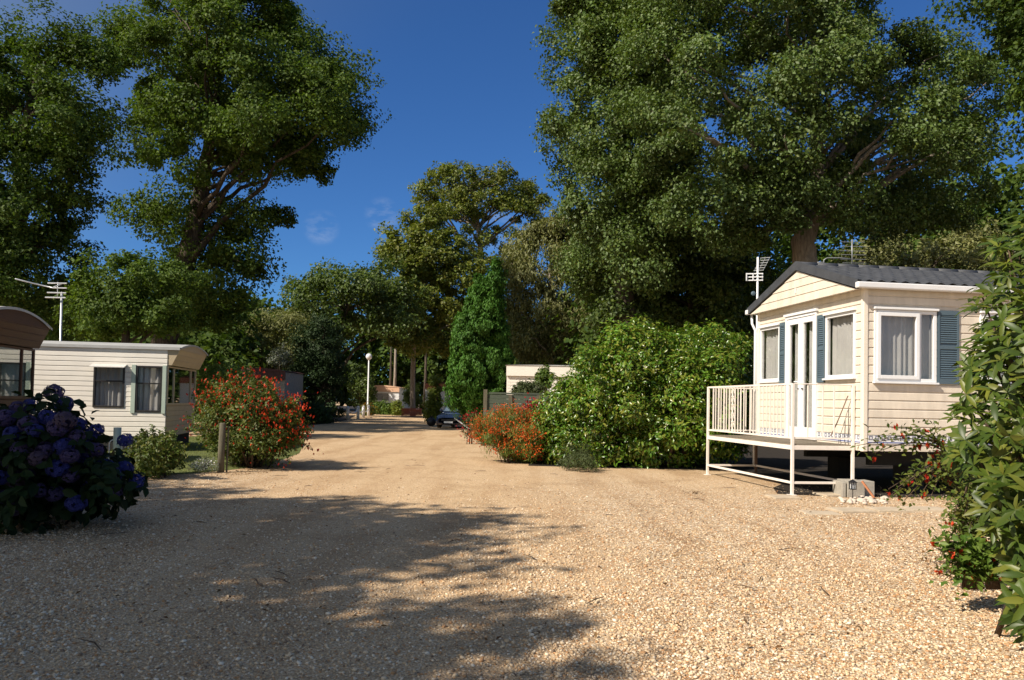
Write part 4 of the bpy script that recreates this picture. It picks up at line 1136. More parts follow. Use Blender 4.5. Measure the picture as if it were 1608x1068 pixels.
tree('willow_tree', 'pale yellow green rounded willow behind the brown roofed building', 'tree',
     [(370, 540), (375, 510), (400, 487), (440, 478), (475, 490), (490, 540), (480, 580), (380, 585)],
     52, [(430, 668), (430, 600), (430, 530)], [.25, .2, .08], M['willow'], M['oakbark'], depth=2.5, nclump=60, crad=.8, ntwig=14, nleaf=18, L=.2, W=.09, nlimb=8, seed=21, twig=.3, droop=.8)
tree('background_tree', 'dull green tree line crown between the oak and the dark round tree', 'tree',
     [(300, 500), (340, 478), (400, 470), (430, 480), (470, 475), (500, 500), (500, 600), (300, 600)],
     75, [(400, 660), (400, 560), (400, 500)], [.3, .25, .1], M['midgreen'], M['oakbark'], depth=3, nclump=50, crad=1.3, ntwig=12, nleaf=14, L=.35, W=.22, nlimb=6, seed=22)
shrub('silver_shrub', 'small silvery blue shrub before the pale willow', 'shrub', [(420, 575), (425, 550), (440, 538), (455, 548), (458, 580)], 47, M['greyleaf'], depth=.7, nclump=14, crad=.4, ntwig=10, nleaf=12, L=.14, W=.06, seed=5, stems=3, base=P(440, 632, 47))
tree('round_tree', 'dark green rounded tree left of the tall central trees', 'tree',
     [(455, 450), (475, 425), (520, 415), (560, 420), (600, 410), (640, 420), (660, 470), (660, 530), (610, 528), (560, 530), (470, 555), (452, 500)],
     62, [(520, 660), (522, 590), (535, 520), (550, 460)], [.35, .3, .25, .1], M['midgreen'], M['oakbark'], depth=4, nclump=90, crad=1.15, ntwig=14, nleaf=18, L=.27, W=.18, nlimb=16, seed=31, twig=.24)
tree('conifer_tree', 'broad near black conifer on the left edge of the track', 'tree',
     [(448, 640), (450, 570), (465, 520), (500, 492), (525, 498), (545, 540), (543, 600), (538, 662), (470, 664)],
     48, [(510, 664), (510, 600), (508, 510)], [.3, .25, .06], M['darkconifer'], M['oakbark'], depth=2.0, nclump=95, crad=.62, ntwig=14, nleaf=22, L=.17, W=.08, nlimb=8, seed=33, up=.1, droop=-.2, twig=.25)
tree('birch_tree', 'tall open crowned yellowing tree, highest of the far centre', 'tree',
     [(652, 290), (680, 262), (720, 255), (750, 250), (790, 258), (830, 280), (862, 305), (858, 335), (820, 345), (800, 330), (770, 330), (745, 345), (715, 350), (690, 345), (655, 335)],
     72, [(752, 665), (752, 560), (754, 450), (754, 370), (745, 320), (735, 285)], [.45, .38, .3, .24, .14, .05], M['olive'], M['palebark'], depth=3.5, nclump=105, crad=.8, ntwig=13, nleaf=16, L=.27, W=.16, nlimb=50, seed=41, twig=.28, limbfrom=.45,
     extra=[(760, 365, 0), (790, 390, 1), (735, 380, -1), (770, 410, 0), (815, 370, .5), (840, 352, 0), (722, 345, 1), (700, 340, 0), (770, 380, 1), (800, 400, -1), (820, 420, 0), (790, 440, 1), (750, 430, -1), (740, 400, .5), (850, 370, .5), (760, 340, 0), (810, 345, .4), (830, 390, .8), (780, 360, -.5), (725, 325, -1.5), (750, 330, -2), (790, 325, -2), (815, 320, -1.5), (735, 360, -2), (765, 375, -2), (800, 365, -2), (835, 360, -1), (780, 300, -2), (745, 300, -2), (850, 345, -1), (825, 405, 0), (790, 415, -1.5)], limb_r=.4)
tree('leafy_tree', 'dense olive green tree under the tall open crowned one', 'tree',
     [(592, 400), (605, 360), (640, 330), (690, 322), (725, 345), (745, 390), (780, 400), (790, 450), (760, 500), (720, 560), (660, 565), (610, 545), (590, 480)],
     67, [(648, 662), (648, 600), (650, 545), (660, 470), (670, 400)], [.25, .21, .2, .16, .08], M['olive'], M['palebark'], depth=3.5, nclump=190, crad=1.0, ntwig=15, nleaf=18, L=.28, W=.19, nlimb=16, seed=43, limbfrom=.45)
tree('weeping_tree', 'grey olive weeping tree behind the white clad caravan', 'tree',
     [(785, 440), (792, 395), (830, 350), (885, 335), (925, 370), (965, 440), (985, 500), (960, 560), (900, 575), (830, 570), (795, 560), (785, 500)],
     46, [(880, 670), (880, 580), (872, 490), (862, 420)], [.3, .25, .2, .06], M['weep'], M['palebark'], depth=3, nclump=190, crad=.75, ntwig=17, nleaf=22, L=.21, W=.085, nlimb=24, seed=45, droop=1.4, up=.15, squash=1.2, twig=.3)
tree('cypress_tree', 'tall bright green twin peaked cypress right of the track', 'tree',
     [(703, 620), (704, 585), (711, 540), (718, 495), (723, 478), (730, 488), (737, 468), (746, 432), (752, 428), (758, 446), (766, 436), (780, 410), (786, 424), (791, 460), (796, 520), (800, 590), (800, 640), (790, 658), (748, 658), (728, 646), (714, 634), (705, 624)],
     36, [(755, 672), (755, 600), (765, 500), (779, 430)], [.25, .2, .12, .03], M['cypress'], M['oakbark'], depth=1.5, nclump=380, crad=.27, ntwig=14, nleaf=24, L=.16, W=.065, nlimb=6, seed=47, up=.0, droop=-1.4, squash=2.1, twig=.3, outw=.9, margin=.35)
# right-hand giants
tree('maple_tree', 'huge grey green tree towering behind the cream caravan with a forked trunk', 'tree',
     [(985, 60), (1010, -60), (1150, -130), (1330, -130), (1390, -60), (1415, 15), (1490, 60), (1560, 75), (1600, 120), (1602, 180), (1560, 215), (1555, 280), (1520, 345), (1440, 365), (1340, 350), (1300, 335), (1240, 335), (1200, 395), (1110, 390), (1040, 385), (985, 320), (960, 200)],
     27, [(1268, 720), (1268, 560), (1266, 430), (1262, 380), (1285, 300), (1283, 200), (1275, 90)], [.55, .48, .42, .40, .26, .18, .06],
     M['poplar'], M['palebark'], depth=4.5, nclump=250, crad=.95, ntwig=22, nleaf=36, L=.125, W=.088, nlimb=60, limb_r=.26, seed=51, limbfrom=.5, twig=.22,
     extra=[(1225, 315, -2), (1190, 340, -2), (1310, 320, -2.2), (1340, 345, -1.5), (1240, 345, -2.4), (1150, 370, -1), (1265, 300, -2.5), (1370, 340, -1), (1205, 300, -2), (1330, 300, -2), (1450, 345, 1), (1500, 340, .5), (1400, 360, 2), (1520, 310, .2), (1550, 300, .6)])
tree('maple_tree', 'dense tall tree whose left side borders the open sky', 'tree',
     [(862, 30), (850, 80), (875, 130), (835, 180), (868, 230), (862, 300), (885, 380), (905, 440), (960, 470), (1030, 470), (1090, 420), (1100, 300), (1090, 150), (1080, 0), (1030, -120), (930, -120), (875, -50)],
     31, [(985, 700), (985, 560), (980, 440), (975, 300), (970, 150)], [.5, .45, .38, .25, .08],
     M['poplar'], M['oakbark'], depth=3.5, nclump=210, crad=.95, ntwig=22, nleaf=34, L=.135, W=.095, nlimb=28, seed=53, limbfrom=.3, twig=.22)
tree('leafy_tree', 'low dark green tree behind the laurel hedge', 'tree',
     [(900, 400), (960, 370), (1060, 350), (1150, 360), (1210, 400), (1225, 470), (1190, 540), (1080, 545), (950, 545), (905, 480)],
     33, [(1090, 690), (1090, 600), (1085, 500), (1080, 420)], [.3, .26, .2, .08], M['midgreen'], M['oakbark'], depth=2.5, nclump=120, crad=.85, ntwig=16, nleaf=22, L=.18, W=.12, nlimb=14, seed=55)
tree('leafy_tree', 'pale green tree seen past the dark roof behind the caravan', 'tree',
     [(1310, 430), (1330, 390), (1400, 360), (1470, 360), (1530, 345), (1570, 370), (1640, 400), (1640, 480), (1310, 470)],
     38, [(1450, 690), (1450, 560), (1450, 430)], [.3, .25, .1], M['weep'], M['oakbark'], depth=2.5, nclump=70, crad=.85, ntwig=12, nleaf=18, L=.2, W=.12, nlimb=10, seed=57)
tree('oak_tree', 'branchy tree in the upper right corner against blue sky', 'tree',
     [(1455, -90), (1700, -120), (1760, 100), (1760, 380), (1665, 380), (1622, 330), (1628, 250), (1590, 140), (1545, 45), (1490, -10)],
     21, [(1740, 760), (1735, 560), (1720, 380), (1700, 220), (1660, 60)], [.4, .36, .3, .2, .06], M['oak2'], M['oakbark'], depth=2.2, nclump=95, crad=.75, ntwig=13, nleaf=20, L=.15, W=.10, nlimb=30, seed=59, limbfrom=.3)
# trees standing left of and behind the camera: their shade lies over the foreground
def offside(label, x, y, zc, rx, rz, seed, n=70):
    g = np.random.default_rng(seed)
    root = thing('oak_tree', label, 'tree', (x, y, 0))
    d = randdir(n, g) * (g.random(n) ** .45)[:, None]
    cl = d * np.array([rx, rx, rz]) + np.array([0, 0, zc])
    mb = MB(); mb.tube([(0, 0, -.1), (.1, 0, 3), (0, .2, zc * .7), (.1, 0, zc)], [.5, .38, .28, .1], 10)
    for i in range(14):
        c = Vector(cl[i]); a = Vector((0.05, .1, min(zc * .8, max(2.5, c.z - 3)))); mb.tube(curve_pts(a, c, (0, 0, .5), 5), [.13, .1, .08, .06, .04, .02], 6)
    mb.build('trunk', M['oakbark'], root, smooth=True)
    p, nr, ax, LL, WW = crown_leaves(cl, 1.05, 14, 18, .24, .16, g, np.array([0, 0, zc]), twig=.22)
    v, f = leaf_arrays(p, nr, ax, LL, WW); np_mesh('crown', v, f, M['oak'], root)
offside('spreading oak left of the drive whose shade crosses the gravel', -11.9, 1.8, 8.6, 3.1, 2.6, 71, 98)
offside('second oak farther left shading the hydrangea', -16.6, 3.5, 9.0, 3.2, 2.8, 72, 105)
offside('oak behind the viewer on the left of the drive', -10.9, -2.9, 8.4, 3.1, 2.6, 73, 86)
offside('tall oak left of the viewer between two spreading oaks', -14.9, -0.2, 9.4, 3.8, 3.0, 74, 112)

# far wood: one dark mass
def far_wood():
    g = np.random.default_rng(81)
    def wood(name, label, n, xr, yr, h0, h1, cr, L, W, lim=None):
        X = g.uniform(*xr, n); Yw = g.uniform(*yr, n); H = h0 + (h1 - h0) * g.random(n)
        if lim: X = lim(X, Yw)
        cl = np.stack([X, Yw, H], -1)
        p, nr, ax, LL, WW = crown_leaves(cl, cr, 12, 14, L, W, g, np.array([np.mean(xr), np.mean(yr) + 8, 0]), twig=.28)
        v, f = leaf_arrays(p, nr, ax, LL, WW)
        tag(np_mesh(name, v, f, M['oak2']), label, 'woodland', kind='stuff')
    wood('far_wood', 'dark mass of woodland closing the view behind everything', 900, (-90, 95), (90, 108), 1, 12.5, 2.3, .75, .55)
    wood('right_wood', 'dim woodland behind the cream caravan and the tall trees', 720, (14, 66), (44, 62), .5, 16.5, 1.9, .48, .34, lambda X, Y: np.maximum(X, .17 * Y))
    wood('left_wood', 'dim woodland behind the left caravans', 200, (-52, -14), (44, 60), .5, 7.5, 1.7, .42, .3, lambda X, Y: np.minimum(X, -.36 * Y))
    wood('thicket', 'shady thicket under the tall trees beyond the laurel', 130, (4, 20), (37, 44), .5, 8.5, 1.5, .36, .25)
far_wood()
# a few pale trunks in the far wood, each standing alone
for i, (px, w_, lab) in enumerate([(611, .16, 'slim trunk in the dark wood above the far caravan'), (618, .2, 'paler slim trunk right of the slim trunk above the far caravan'), (666, .2, 'grey trunk in the dark wood above the picket fence')]):
    p = P(px, 632, 84 + i); o = MB().tube([(0, 0, 0), (.1, 0, 4), (.05, .1, 9)], [w_, w_ * .8, w_ * .5], 8).build('tree_trunk', M['palebark'] if i == 1 else M['oakbark'], smooth=True); o.location = (p.x, p.y, 0)
    tag(o, lab, 'tree trunk', 'bare trunks in the far wood')

# ------------------------------------------------------------------ hedges and shrubs
shrub('laurel_hedge', 'large glossy mounded laurel left of the cream caravan', 'hedge',
      [(836, 715), (840, 650), (862, 600), (885, 568), (930, 535), (975, 512), (1005, 500), (1040, 512), (1080, 517), (1130, 508), (1160, 520), (1198, 512), (1200, 620), (1195, 700), (1140, 735), (1050, 746), (930, 744), (860, 738)],
      18.4, M['laurel'], depth=1.7, nclump=340, sprays=120, spl=.28, crad=.40, ntwig=18, nleaf=14, L=.105, W=.045, seed=61, big=True, stems=26, twig=.22, margin=.5, up=.5, droop=.2)
shrub('heather_bush', 'small dull grey green bush at the foot of the laurel', 'shrub', [(876, 742), (878, 705), (900, 690), (930, 695), (945, 730), (940, 745)], 16.3, M['heather'], depth=.35, nclump=24, crad=.2, ntwig=12, nleaf=16, L=.05, W=.012, seed=62, stems=5, droop=-.6)
shrub('fuchsia_bush', 'rounded red flowered fuchsia bush beside the wooden post', 'shrub',
      [(312, 665), (316, 640), (336, 618), (364, 604), (405, 600), (436, 610), (462, 632), (474, 658), (470, 685), (452, 710), (430, 730), (378, 731), (340, 710), (316, 688)],
      15.9, M['fuchleaf'], depth=1.1, nclump=135, crad=.26, ntwig=15, nleaf=18, L=.06, W=.034, seed=63, stems=40, sprays=85, spl=.42, flowers=(M['redfl'], 250, .07, .032, .7), twig=.3, margin=.45)
shrub('orange_flower_clump', 'spreading clump of orange flowers at the right edge of the track', 'flowers',
      [(742, 690), (744, 655), (775, 642), (810, 640), (845, 655), (858, 700), (852, 738), (820, 735), (780, 715)],
      18.6, M['blade'], depth=1.0, nclump=95, crad=.24, ntwig=11, nleaf=18, L=.16, W=.014, seed=64, stems=20, flowers=(M['orafl'], 1900, .045, .03, .2), droop=-1.1, up=.1, twig=.35)
shrub('red_flower_bush', 'small red flowering bush in front of the board fence end', 'shrub', [(818, 665), (825, 640), (842, 620), (855, 640), (850, 670)], 22.5, M['heather'], depth=.4, nclump=16, crad=.22, ntwig=10, nleaf=12, L=.08, W=.04, seed=65, stems=4, flowers=(M['crimson'], 70, .07, .05, .3))
shrub('red_flower_bush', 'small crimson flowering bush at the foot of the cypress', 'shrub', [(726, 688), (728, 655), (742, 640), (752, 660), (756, 688)], 26, M['heather'], depth=.3, nclump=12, crad=.2, ntwig=10, nleaf=12, L=.07, W=.03, seed=66, stems=4, flowers=(M['crimson'], 40, .06, .05, .3))
shrub('garden_bush', 'sunlit leafy bush before the hoop edging and tan caravan end', 'shrub', [(196, 730), (200, 702), (225, 688), (262, 676), (288, 692), (296, 725), (270, 742), (225, 750)], 13.4, M['fuchleaf'], depth=.6, sprays=24, spl=.3, nclump=40, crad=.2, ntwig=12, nleaf=14, L=.07, W=.035, seed=67, stems=14)
shrub('white_flower_plant', 'low pale plant with white flowers beside the wooden post', 'flowers', [(295, 744), (300, 725), (325, 716), (342, 728), (343, 744)], 14.6, M['greyleaf'], depth=.3, nclump=14, crad=.12, ntwig=8, nleaf=10, L=.06, W=.015, seed=68, stems=4, flowers=(M['whfl'], 16, .03, .03, .1))
shrub('clipped_hedge', 'flat topped green hedge between the off-white caravan and the fuchsia', 'hedge', [(300, 640), (312, 568), (392, 568), (395, 640)], 27, M['hedge'], depth=1.0, nclump=60, crad=.38, ntwig=12, nleaf=14, L=.1, W=.055, seed=69, stems=5)
shrub('clipped_hedge', 'clipped hedge in front of the far white caravan', 'hedge', [(588, 655), (588, 631), (616, 630), (616, 655)], 74, M['hedge'], depth=.6, nclump=40, crad=.42, ntwig=10, nleaf=12, L=.16, W=.1, seed=91, stems=3)
shrub('clipped_hedge', 'square clipped bush at the end of the far hedge', 'hedge', [(615, 655), (615, 628), (632, 628), (632, 656)], 71, M['yelhedge'], depth=.5, nclump=30, crad=.38, ntwig=10, nleaf=12, L=.15, W=.09, seed=92, stems=3)
tree('conifer_tree', 'small fluffy conifer behind the picket fence', 'tree', [(632, 640), (636, 610), (646, 592), (656, 600), (664, 640)], 70, [(648, 655), (648, 600)], [.15, .05], M['midgreen'], M['oakbark'], depth=1.0, nclump=36, crad=.45, ntwig=10, nleaf=14, L=.2, W=.07, nlimb=4, seed=93)
shrub('golden_hedge', 'tall golden green hedge column beside the black sack', 'hedge', [(664, 662), (668, 630), (674, 595), (682, 588), (692, 592), (694, 620), (692, 664)], 50, M['yelhedge'], depth=.8, nclump=60, crad=.32, ntwig=12, nleaf=12, L=.12, W=.08, seed=94, stems=4)
shrub('garden_bush', 'mixed green bush under the lamp post', 'shrub', [(545, 640), (548, 600), (560, 560), (575, 575), (592, 600), (590, 640)], 78, M['midgreen'], depth=1.5, nclump=50, crad=.6, ntwig=12, nleaf=12, L=.25, W=.15, seed=95, stems=4)
shrub('yellow_flower_patch', 'yellow and orange flower bed behind the white chain', 'flowers', [(560, 656), (565, 636), (585, 632), (592, 645), (594, 656)], 68, M['blade'], depth=.7, nclump=30, crad=.3, ntwig=10, nleaf=10, L=.2, W=.03, seed=96, stems=3, flowers=(M['yelfl'], 50, .1, .08, .1), droop=-1)
shrub('climbing_shrub', 'straggly climber above the white clad caravan by the cypress', 'shrub', [(840, 612), (842, 590), (848, 560), (860, 570), (866, 590), (866, 612)], 31, M['hedge'], depth=.4, nclump=22, crad=.25, ntwig=9, nleaf=10, L=.12, W=.07, seed=97, stems=6)
shrub('garden_bush', 'dark bush behind the board fence', 'shrub', [(795, 625), (800, 605), (830, 598), (862, 605), (866, 630)], 28, M['heather'], depth=.6, nclump=30, crad=.3, ntwig=10, nleaf=12, L=.1, W=.05, seed=98, stems=5)
shrub('verge_bush', 'low dark bush on the verge left of the conifer', 'shrub', [(462, 668), (465, 640), (490, 628), (515, 640), (530, 655), (530, 668)], 44, M['darkconifer'], depth=1.0, nclump=34, crad=.4, ntwig=12, nleaf=14, L=.14, W=.08, seed=99, stems=4)

# hydrangea
def hydrangea():
    poly = [(-90, 660), (-40, 640), (30, 640), (60, 632), (85, 630), (112, 642), (124, 665), (150, 675), (172, 705), (195, 718), (218, 752), (218, 785), (150, 800), (60, 818), (-90, 835)]
    Yh = 8.4
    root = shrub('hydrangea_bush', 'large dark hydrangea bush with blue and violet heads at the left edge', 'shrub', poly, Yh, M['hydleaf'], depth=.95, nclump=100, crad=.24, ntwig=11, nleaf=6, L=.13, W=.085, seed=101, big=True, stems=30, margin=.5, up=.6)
    g = np.random.default_rng(102); off = root.location
    protos = []
    for mname in ('hyd_blue', 'hyd_violet', 'hyd_mauve'):
        n = 150; d = randdir(n, g); r = .085 * (1 + g.normal(size=n) * .05)
        c = d * r[:, None] * np.array([1, 1, .8])
        verts, faces = [], []; b = 0
        for k in range(n):
            nrm = Vector(d[k]); t = nrm.orthogonal().normalized(); q = nrm.cross(t); ph = g.random() * 6.28; s = .017
            cc = Vector(c[k])
            for m in range(4):
                a = ph + m * math.pi / 2
                e = t * math.cos(a) + q * math.sin(a); e2 = t * math.cos(a + .7) + q * math.sin(a + .7); e3 = t * math.cos(a - .7) + q * math.sin(a - .7)
                verts += [cc, cc + e2 * s * .8 + nrm * .003, cc + e * s * 1.25, cc + e3 * s * .8 + nrm * .003]
                faces.append((b, b + 1, b + 2, b + 3)); b += 4
        me = bpy.data.meshes.new('flower_head'); me.from_pydata([tuple(x) for x in verts], [], faces); me.materials.append(M[mname]); protos.append(me)
    spots = [(30, 625, 1), (100, 620, 0), (45, 650, 1), (92, 655, 1), (55, 660, 0), (125, 650, 0), (20, 665, 0), (70, 690, 1), (102, 645, 2), (30, 690, 1), (100, 685, 0), (10, 640, 1), (110, 700, 1), (45, 700, 2),
             (150, 660, 0), (75, 640, 0), (60, 720, 2), (15, 725, 1), (40, 740, 1), (90, 735, 0), (25, 755, 2), (130, 700, 0), (175, 745, 0), (195, 735, 0), (165, 715, 0), (215, 755, 0), (120, 790, 0), (60, 770, 1), (5, 780, 1),
             (197, 675, 0), (140, 670, 0), (-5, 700, 1), (85, 600, 1), (150, 690, 1), (110, 745, 1), (145, 760, 0), (20, 800, 2), (85, 775, 1), (48, 620, 0), (120, 670, 1), (180, 770, 1), (0, 750, 0)]
    for i, (x, y, k) in enumerate(spots):
        Yd = Yh - .95 + .25 * g.random() + (.5 if x > 120 else 0) + (.6 if y < 640 else 0)
        o = bpy.data.objects.new('flower_head', protos[k]); col.objects.link(o); o.parent = root
        o.location = P(x, y + 16 * (y < 720), Yd) - off; o.rotation_euler = (g.normal() * .4, g.normal() * .4, g.random() * 6.28); s = g.uniform(.85, 1.15); o.scale = (s, s, s)
hydrangea()

# big-leaved rhododendron at the right edge: whorls of long leaves
def rhododendron():
    g = np.random.default_rng(111)
    poly = [(1605, 322), (1572, 345), (1545, 375), (1545, 430), (1512, 455), (1525, 520), (1500, 560), (1515, 600), (1492, 630), (1474, 690), (1492, 730), (1530, 770), (1540, 830), (1575, 870), (1580, 960), (1600, 1010), (1860, 1030), (1860, 300), (1700, 300)]
    Yr = 4.9; n = 1750
    root = thing('rhododendron_bush', 'tall rhododendron with long glossy leaves filling the right edge', 'shrub', (3.9, 4.9, 0)); off = np.array(root.location)
    px, py, d = outline_points(poly, n, g, 12)
    Yd = Yr + g.uniform(-1, 1, n) * .9 * np.sqrt(np.clip(d / 90, .05, 1)) - np.clip((py - 700) / 300, 0, 1) * .7
    c = PN(px, py, Yd); c = c[c[:, 2] > .05]; n = len(c)
    center = np.array([3.9, 5.0, .9])
    k = 7
    axw = unit(unit(c - center) * .8 + np.array([0, -.2, .6]) + g.normal(size=(n, 3)) * .35)
    t = unit(np.cross(axw, randdir(n, g))); q = np.cross(axw, t)
    ang = (np.arange(k)[None] * 2 * np.pi / k + g.uniform(0, 6.28, (n, 1)) + g.normal(size=(n, k)) * .25)
    sp = t[:, None] * np.cos(ang)[..., None] + q[:, None] * np.sin(ang)[..., None]
    el = g.uniform(-.15, .75, (n, k))[..., None]
    ax = unit(sp + axw[:, None] * el).reshape(-1, 3)
    nr = unit(axw[:, None] - sp * el * .9 + g.normal(size=(n, k, 3)) * .12).reshape(-1, 3)
    cc = np.repeat(c, k, 0)
    L = g.uniform(.07, .135, len(cc))
    v, f = big_leaf_arrays(cc - off, nr, ax, L, L * .30, .28, .12)
    np_mesh('foliage', v, f, M['rhodo'], root)
    mb = MB()
    for i in g.permutation(n)[:150]:
        e = Vector(c[i] - off); a = Vector((g.normal() * .2, g.normal() * .2, -.02)) + Vector((e.x, e.y, 0)) * .3
        mb.tube(curve_pts(a, e, (0, 0, .12), 6), [.02, .017, .014, .011, .009, .007, .005], 5)
    mb.build('stem', M['twig'], root, smooth=True)
rhododendron()

def arching(name, label, base, stems, seed, nl=34, L=.05, W=.025, leafm='fuchleaf', fl=0, nfl=999):
    g = np.random.default_rng(seed); b = Vector(base)
    root = thing(name, label, 'shrub', (b.x, b.y, 0)); mb = MB(); C, A = [], []; FC = []
    for si, pts in enumerate(stems):
        w = [P(*p) - root.location for p in pts]
        sm = []
        for i in range(len(w) - 1):
            for t in range(4): sm.append(w[i].lerp(w[i+1], t / 4))
        sm.append(w[-1])
        for it in range(2): sm = [sm[0]] + [(sm[i-1] + sm[i] * 2 + sm[i+1]) / 4 for i in range(1, len(sm) - 1)] + [sm[-1]]
        mb.tube(sm, [.011 * (1 - .8 * i / len(sm)) for i in range(len(sm))], 5)
        for k in range(nl):
            i = int(g.integers(max(1, len(sm) // 4), len(sm))); q = np.array(sm[i]) + g.normal(size=3) * .05
            C.append(q)
        for k in range(fl if si < nfl else (1 if si % 4 == 0 else 0)):
            i = int(g.integers(len(sm) // 2, len(sm))); FC.append(np.array(sm[i]) + g.normal(size=3) * .04 - np.array([0, 0, .03]))
    mb.build('stem', M['twig'], root, smooth=True)
    C = np.array(C); n = len(C); s = g.uniform(.6, 1.3, n)
    v, f = leaf_arrays(C, unit(np.array([0, -.3, .7]) + g.normal(size=(n, 3)) * .5), randdir(n, g) + np.array([0, 0, -.6]), L * s, W * s)
    np_mesh('foliage', v, f, M[leafm], root)
    if FC:
        FC = np.repeat(np.array(FC), 3, 0); n = len(FC); FC = FC + g.normal(size=(n, 3)) * .012
        v1, f1 = leaf_arrays(FC, randdir(n, g), np.array([0, 0, -1.]) + g.normal(size=(n, 3)) * .3, .045, .022)
        v2, f2 = leaf_arrays(FC, randdir(n, g), np.array([0, 0, -1.]) + g.normal(size=(n, 3)) * .3, .045, .022)
        o = np_mesh('blossom', np.concatenate([v1, v2]), np.concatenate([f1, f2 + len(v1)]), M['redfl'], root); o['kind'] = 'stuff'
    return root
g0 = np.random.default_rng(5)
st = []
for (x, y) in ((1345, 700), (1385, 690), (1400, 672), (1440, 676), (1460, 700), (1370, 712), (1420, 700)):
    st.append([(1530, 860, 6.9), (1510, 760, 6.9), (1480, 700 + g0.normal() * 8, 6.8), ((x + 1480) / 2, (y + 690) / 2 - 8, 6.7), (x, y, 6.6)])
for (x, y) in ((1395, 780), (1420, 786), (1410, 765), (1450, 770), (1440, 745), (1470, 750), (1395, 768), (1460, 785)):
    st.append([(1530, 860, 6.8), (1515, 780, 6.7), (1490, 735 + g0.normal() * 8, 6.6), ((x + 1490) / 2, (y + 735) / 2 - 12, 6.5), (x, y, 6.4)])
for i in range(26):
    x = 1475 + 90 * g0.random(); y = 790 + 100 * g0.random()
    st.append([(1540, 880, 6.6), (1522 + g0.normal() * 15, 800, 6.4), (x + 10, y - 40, 6.2), (x, y, 6.1)])
arching('fuchsia_bush', 'arching red flowered fuchsia branches before the dark underside of the cream caravan', G(1530, 880), st, 121, nl=64, fl=2, nfl=15)
st = []
for i in range(34):
    x = 1475 + 110 * g0.random(); y = 850 + 70 * g0.random()
    bx = 1510 + 60 * g0.random(); st.append([(bx, 925, 5.6), (bx - 5, 880, 5.55), ((x + bx) / 2, (y + 850) / 2, 5.5), (x, y, 5.45)])
arching('ground_plant', 'low leafy plant with few red flowers under the rhododendron', G(1530, 915), st, 122, nl=30, L=.06, W=.035, leafm='hedge', fl=1, nfl=12)

# ------------------------------------------------------------------ light
EL = R(42); sx, sy = -.82, -.572
S = Vector((sx * math.cos(EL), sy * math.cos(EL), math.sin(EL)))
sd = bpy.data.lights.new('sun', 'SUN'); sd.energy = 4.5; sd.angle = R(.53); sd.color = (1.0, .905, .77)
so = bpy.data.objects.new('sun', sd); col.objects.link(so); so.rotation_euler = S.to_track_quat('Z', 'Y').to_euler(); so.location = S * 60
wd = bpy.data.worlds.new('World'); sc.world = wd; wd.use_nodes = True
nt = wd.node_tree; nt.nodes.clear()
wo = nt.nodes.new('ShaderNodeOutputWorld'); bg = nt.nodes.new('ShaderNodeBackground'); bg.inputs['Strength'].default_value = .06
sky = nt.nodes.new('ShaderNodeTexSky'); sky.sky_type = 'NISHITA'; sky.sun_disc = False
sky.sun_elevation = EL; sky.sun_rotation = math.atan2(sx, sy); sky.air_density = 1.0; sky.dust_density = 0.2; sky.ozone_density = 2.0; sky.altitude = 300
def wn(t): return nt.nodes.new(t)
LK = nt.links.new
wtc = wn('ShaderNodeTexCoord')
dt = wn('ShaderNodeVectorMath'); dt.operation = 'DOT_PRODUCT'; dt.inputs[1].default_value = tuple(S); LK(wtc.outputs['Generated'], dt.inputs[0])
mr = wn('ShaderNodeMapRange'); mr.interpolation_type = 'SMOOTHSTEP'; setin(mr, From_Min=-.05, From_Max=.55, To_Min=0, To_Max=1); LK(dt.outputs['Value'], mr.inputs['Value'])
mixt = wn('ShaderNodeMix'); mixt.data_type = 'RGBA'; mixt.inputs[6].default_value = (.36, .71, 1.18, 1); mixt.inputs[7].default_value = (1.75, 1.42, 1.16, 1); LK(mr.outputs['Result'], mixt.inputs['Factor'])
tn = wn('ShaderNodeVectorMath'); tn.operation = 'MULTIPLY'
LK(sky.outputs['Color'], tn.inputs[0]); LK(mixt.outputs[2], tn.inputs[1])
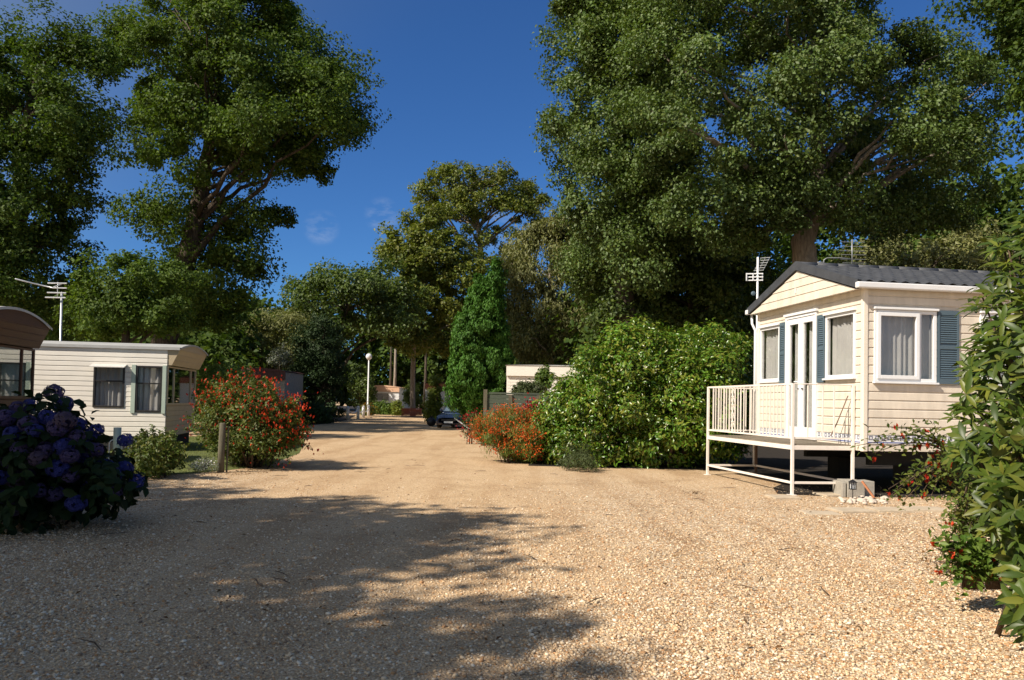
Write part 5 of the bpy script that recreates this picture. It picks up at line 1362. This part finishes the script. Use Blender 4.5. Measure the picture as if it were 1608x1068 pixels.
# a few faint wisps of cloud low in the sky ahead
cn = wn('ShaderNodeTexNoise'); cn.inputs['Scale'].default_value = 26; cn.inputs['Detail'].default_value = 7; cn.inputs['Roughness'].default_value = .6
cm = wn('ShaderNodeMapping'); cm.inputs['Scale'].default_value = (1, 1, 2.2); LK(wtc.outputs['Generated'], cm.inputs['Vector']); LK(cm.outputs['Vector'], cn.inputs['Vector'])
acc = None
for (cpx, cpy, wdt) in ((600, 338, .0003), (505, 358, .0003), (770, 350, .0009)):
    cd = wn('ShaderNodeVectorMath'); cd.operation = 'DOT_PRODUCT'; cd.inputs[1].default_value = tuple(ray(cpx, cpy).normalized()); LK(wtc.outputs['Generated'], cd.inputs[0])
    cr_ = wn('ShaderNodeMapRange'); cr_.interpolation_type = 'SMOOTHSTEP'; setin(cr_, From_Min=1 - wdt, From_Max=1.0, To_Min=0, To_Max=1); LK(cd.outputs['Value'], cr_.inputs['Value'])
    if acc is None: acc = cr_.outputs['Result']
    else:
        ad_ = wn('ShaderNodeMath'); ad_.operation = 'MAXIMUM'; LK(acc, ad_.inputs[0]); LK(cr_.outputs['Result'], ad_.inputs[1]); acc = ad_.outputs[0]
nr_ = wn('ShaderNodeMapRange'); setin(nr_, From_Min=.45, From_Max=.75, To_Min=0, To_Max=.3); LK(cn.outputs['Fac'], nr_.inputs['Value'])
cf = wn('ShaderNodeMath'); cf.operation = 'MULTIPLY'; LK(acc, cf.inputs[0]); LK(nr_.outputs['Result'], cf.inputs[1])
cmx = wn('ShaderNodeMix'); cmx.data_type = 'RGBA'; cmx.inputs[7].default_value = (7.5, 8.0, 9.0, 1); LK(cf.outputs[0], cmx.inputs['Factor']); LK(tn.outputs['Vector'], cmx.inputs[6])
LK(cmx.outputs[2], bg.inputs['Color']); LK(bg.outputs['Background'], wo.inputs['Surface'])
sc.view_settings.view_transform = 'Standard'; sc.view_settings.look = 'None'; sc.view_settings.exposure = 0.6; sc.view_settings.gamma = 1.0
sc.cycles.max_bounces = 5; sc.cycles.diffuse_bounces = 2; sc.cycles.glossy_bounces = 2; sc.cycles.transparent_max_bounces = 8; sc.cycles.transmission_bounces = 3
